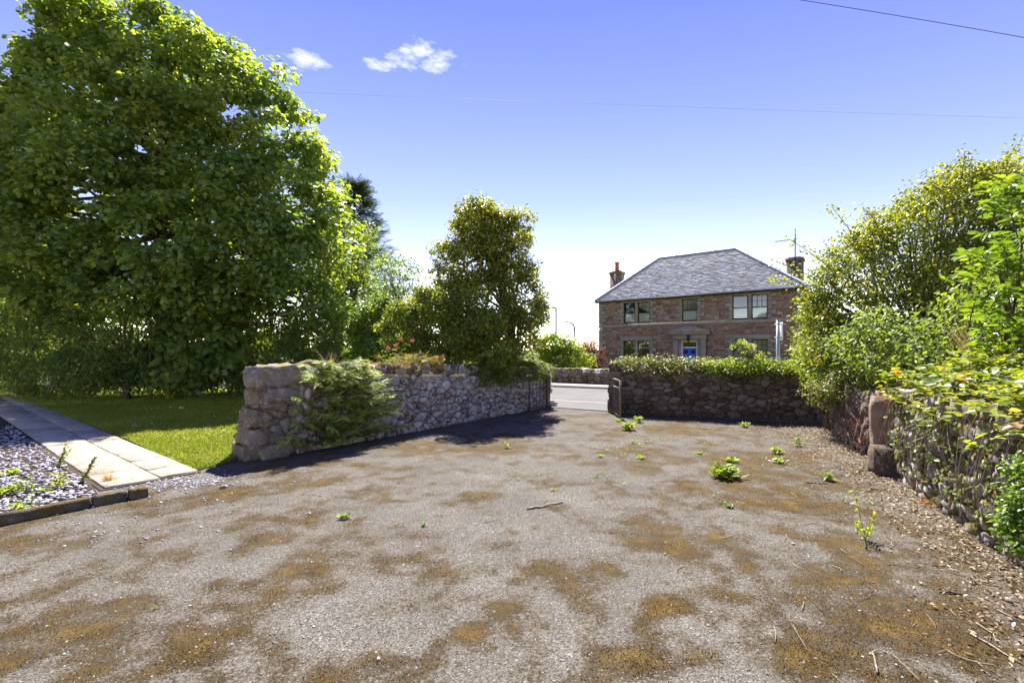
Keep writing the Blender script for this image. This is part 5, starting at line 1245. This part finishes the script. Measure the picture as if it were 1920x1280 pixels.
# spindly yellow plant
b_ = gp(1622, 1012); r = thing('weed', 'spindly tall yellow green weed on the right of the driveway', 'weed', b_, 'weeds growing through the driveway')
mb = MB(); LP, LA = [], []
for tip in (at(1600, 920, b_[1] + .05), at(1640, 965, b_[1]), at(1605, 985, b_[1] - .1), at(1632, 990, b_[1] - .05)):
    p = bez(b_, (b_ + tip) / 2 + (rng.normal(0, .02), 0, .02), tip, 10); mb.tube(p, np.linspace(.004, .0015, 10), 4)
    for i in range(2, 10):
        for q in range(3): LP.append(p[i]); LA.append([rng.normal(0, .7), rng.normal(0, .7), .5])
mb.build('stem', M['lime'], r); LP = np.array(LP); leaves('foliage', LP, np.array(LA), rdir(len(LP)) + (0, 0, .6), rng.uniform(.025, .06, len(LP)), LANCE, M['lime'], r, rng.normal(.85, .1, len(LP)))
# plants in the slate bed
GB = 'small plants growing in the slate bed'
for (lab, px, py, sz_, nl, h, mt) in [('spreading yellow green plant at the left edge of the slate bed', 8, 930, 46, 34, .4, 'lime'), ('leafy stem leaning in the middle of the slate bed', 50, 925, 36, 20, .9, 'lime'), ('tall leafy stem near the front edging stone', 38, 960, 36, 24, .8, 'lime'),
    ('rosette in the slate near the shorter edging stone', 85, 927, 26, 26, .5, 'lime'), ('upright stem in the slate right of the rosette', 112, 918, 36, 30, 1.1, 'grass'), ('small plant at the back of the sunlit slate', 22, 895, 34, 26, .5, 'lime'), ('reddish flowered plant among the slate at left', 30, 922, 24, 26, .4, 'red_leaf')]:
    rosette(lab, px, py, sz_, nl, mt, h, LANCE, GB)
for (lab, a_, b2) in (('grey green lavender spike on the path edge nearer the tarmac', (152, 905), (176, 862)), ('grey green lavender spike on the path edge further back', (107, 878), (128, 845))):
    g0 = gp(*a_); r = thing('lavender', lab, 'plant', g0, GB); mb = MB(); LP, LA = [], []
    for k in range(4):
        tip = at(b2[0] + rng.normal(0, 4), b2[1] + rng.normal(0, 6), g0[1]); p = bez(g0, (g0 + tip) / 2 + (0, 0, .01), tip, 10); mb.tube(p, .002, 4)
        for i in range(1, 10):
            for q in range(4): LP.append(p[i]); LA.append(nrm(p[-1] - p[0]) + rng.normal(0, .45, 3))
    mb.build('stem', M['cotoneaster'], r); LP = np.array(LP); leaves('foliage', LP, np.array(LA), rdir(len(LP)), rng.uniform(.03, .055, len(LP)), LANCE, M['cotoneaster'], r)
grass_tuft('orange dry tuft at the path corner beside the small edging block', gp(204, 905), 120, .04, .12, .07, 'orange_tuft', .006, group=GB)
grass_tuft('small orange tuft on the joint of the path slabs', gp(180, 893), 50, .02, .07, .1, 'orange_tuft', .006, group=GB)
# weeds at the lawn's back edge
grass_tuft('tall pale grass at the back of the lawn under the sycamore sapling', (at(318, 725, 15.5)[0], 15.5, .02), 80, .3, .8, .25, 'grass', .02)
r = thing('white_wildflowers', 'white flowered weed at the shady back of the lawn', 'flower', (at(88, 735, 15.2)[0], 15.2, 0)); 
hd = np.array([at(88 + rng.normal(0, 9), 712 + rng.normal(0, 8), 15.2) for _ in range(9)]); [leaves('flower_head', h_ + rng.normal(0, .03, (14, 3)), rdir(14), rdir(14), .035, QUAD, M['white_petal'], r) for h_ in hd]
mb = MB(); [mb.tube([(at(88, 735, 15.2)[0], 15.2, 0), h_], .005, 4) for h_ in hd]; mb.build('stem', M['dark_leaf'], r)

# ================================================================== TWIGS, LITTER, GRIT, MOSS
def twig(label, pix, rad, mat='wood', z=.012):
    p = [gp(*q) + (0, 0, z) for q in pix]; c = np.mean(p, 0)
    q = []; 
    for a, b_ in zip(p[:-1], p[1:]): q += list(np.linspace(a, b_, 4)[:-1])
    q.append(p[-1]); q = np.array(q); q[1:-1] += rng.normal(0, rad * .35, (len(q) - 2, 3))
    mb = MB().tube(q, np.linspace(rad, rad * .6, len(q)), 6)
    o = mb.build('twig', M[mat], origin=(c[0], c[1], 0)); props(o, label, 'twig', 'fallen twigs on the driveway')
twig('longest pale stick lying in the middle of the driveway', [(988, 955), (1015, 951), (1055, 943)], .013)
twig('short dark twig beside the wispy pale weed', [(1512, 906), (1550, 908)], .010, 'dark_wood')
twig('short dark twig before the footing stone', [(1627, 917), (1660, 920)], .009, 'dark_wood')
twig('dark forked twig lying on the right foreground', [(1762, 1112), (1790, 1114), (1812, 1117)], .008, 'dark_wood')
twig('pale hooked stalk in the lower right foreground', [(1644, 1264), (1640, 1240), (1634, 1226), (1642, 1222)], .005)
twig('long pale straw reaching across the right foreground', [(1740, 1018), (1790, 1045), (1865, 1080)], .004)
twig('pale bent stalk at the bottom right corner', [(1830, 1170), (1862, 1190), (1870, 1205)], .005)
twig('long pale stalk near the bottom right corner', [(1820, 1190), (1870, 1220), (1918, 1248)], .006)
twig('thin stalk right of the forked twig', [(1870, 1145), (1908, 1165)], .004)
twig('short pale stalk left of the hooked stalk', [(1503, 1146), (1507, 1130)], .003)
twig('thin pale twig above the small dark weed', [(1483, 925), (1496, 934)], .004)
twig('thin pale twig left of the long stick', [(910, 980), (932, 974)], .004)
twig('brown twig on the path side of the edging block', [(236, 936), (246, 933)], .008, 'dark_wood')
for i, (px, py, s_) in enumerate([(1487, 1021, .022), (1247, 1040, .018), (710, 1236, .016), (356, 1136, .012), (1890, 1127, .03), (420, 915, .05)]):
    c = gp(px, py); Vb, Fb = rough_block(c[0], c[1], s_ * .35, s_ * 1.5, s_, s_ * .8, rng.random() * 3, 2, .08, 0, .4)
    o = mk('pebble', Vb, Fb, M['grey_stone'], origin=c, tint=rng.random()); props(o, ['pale pebble below the small dark weed', 'white pebble in the right middle of the driveway', 'dark pebble in the lower middle foreground', 'pebble beside the lone tiny weed', 'flat slate piece at the right edge foreground', 'pale flat stone at the tip of the wall shadow'][i], 'pebble', 'loose pebbles on the driveway')

# dry leaf litter along the right walls
n_ = 6400; s = rng.uniform(.1, RLEN, n_); dep = np.abs(rng.normal(0, .45, n_)) * (1.25 - .45 * (s > 5.2)); dep += .03
P2 = RA + np.outer(s, RDIR) + np.outer(dep, RN)
P2b = FA + np.outer(rng.uniform(.3, FL, 900), FD) + np.outer(np.abs(rng.normal(0, .25, 900)) + .04, FN)
P2 = np.concatenate([P2, P2b]); n_ = len(P2)
A = rng.normal(size=(n_, 3)) * (1, 1, .25); N = np.array([0, 0, 1]) + rng.normal(0, .45, (n_, 3))
props(leaves('leaf_litter', np.c_[P2, rng.uniform(.008, .03, n_)], A, N, rng.uniform(.012, .042, n_), OVAL, M['litter'], None, np.clip(rng.beta(1.6, 1.3, n_), 0, 1), .8), kind='stuff')
c = gp(1770, 952); n_ = 60; P = c + rng.normal(0, 1, (n_, 3)) * (.10, .08, 0) + np.c_[np.zeros((n_, 2)), rng.uniform(.01, .06, n_)]
dl = thing('dead_fern', 'curled rust brown dead leaves at the foot of the mossy wall', 'dead leaves', c); leaves('foliage', P, rng.normal(size=(n_, 3)), rdir(n_), rng.uniform(.05, .09, n_), LANCE, M['orange_tuft'], dl, rng.normal(.1, .1, n_))
mb = MB()
for k in range(420):
    s_ = rng.uniform(1.5, RLEN + 1.2); dp = abs(rng.normal(.35, .75)) + .05; p = rp(s_, dp, .008)
    if p[1] < 1.9: continue
    a = rng.uniform(0, 6.28); ln = rng.uniform(.04, .22) * (.5 + .5 * (p[1] < 5)); d_ = np.array([math.cos(a), math.sin(a), 0]); q = bez(p, p + d_ * ln * .5 + rng.normal(0, .02, 3) * (1, 1, .3), p + d_ * ln + (0, 0, rng.uniform(0, .02)), 5); q[:, 2] = np.maximum(q[:, 2], .006)
    mb.tube(q, rng.uniform(.0012, .003), 4, rng.random())
props(mb.build('straw_litter', M['straw']), kind='stuff')
# grit
n_ = 9000; u = rng.random(n_); yy = 1.9 + 6.5 * u ** 1.7; xx = rng.uniform(-1.2, 1.2, n_) * yy
k = ~in_poly(np.c_[xx, yy], LAWN) & ~in_poly(np.c_[xx, yy], BED) & ((np.c_[xx, yy] @ PD) < 7.1) & (((np.c_[xx, yy] - RA) @ RN) > .1); xx, yy = xx[k], yy[k]; n_ = len(xx)
OC = np.array([[1, 0, 0], [0, 1, 0], [-1, 0, 0], [0, -1, 0], [0, 0, 1.0]]); S = np.minimum(rng.gamma(2.0, .0013, n_) + .002, .010)
V = np.c_[xx, yy, np.full(n_, .004)][:, None] + OC[None] * S[:, None, None] * rng.uniform(.6, 1.3, (n_, 5, 1)) * (1, 1, .7)
b = (np.arange(n_) * 5)[:, None]; fs = np.concatenate([b + np.array([i, (i + 1) % 4, 4])[None] for i in range(4)])
mg = Mat('grit'); M['grit'] = mg.pbr(mg.ramp(mg.attr(), G((0, (.07, .065, .06)), (.6, (.17, .158, .145)), (1, (.31, .295, .28)))), .85, .2)
props(mk('grit', V.reshape(-1, 3), [fs], M['grit'], tint=np.repeat(rng.random(n_), 5)), kind='stuff')
# moss tufts on the mossiest patches
n_ = 260000; u = rng.random(n_); yy = 1.9 + 4.2 * u ** 1.6; xx = rng.uniform(-1.2, 1.2, n_) * yy
mf = moss_field(xx, yy); k = (mf + rng.normal(0, .15, n_) > .60) & ~in_poly(np.c_[xx, yy], LAWN) & ~in_poly(np.c_[xx, yy], BED) & ((np.c_[xx, yy] @ PD) < 7.1) & (((np.c_[xx, yy] - RA) @ RN) > .1)
xx, yy = xx[k][:90000], yy[k][:90000]; n_ = len(xx); A = rng.normal(0, .7, (n_, 3)); A[:, 2] = .8
t = .35 + 1.2 * (fbm(xx * 2, yy * 2, 3) - .5) + rng.normal(0, .2, n_)
props(leaves('moss', np.c_[xx, yy, np.full(n_, .003)], A, rdir(n_), rng.uniform(.006, .014, n_), BLADE, M['moss'], None, t, .45), kind='stuff')
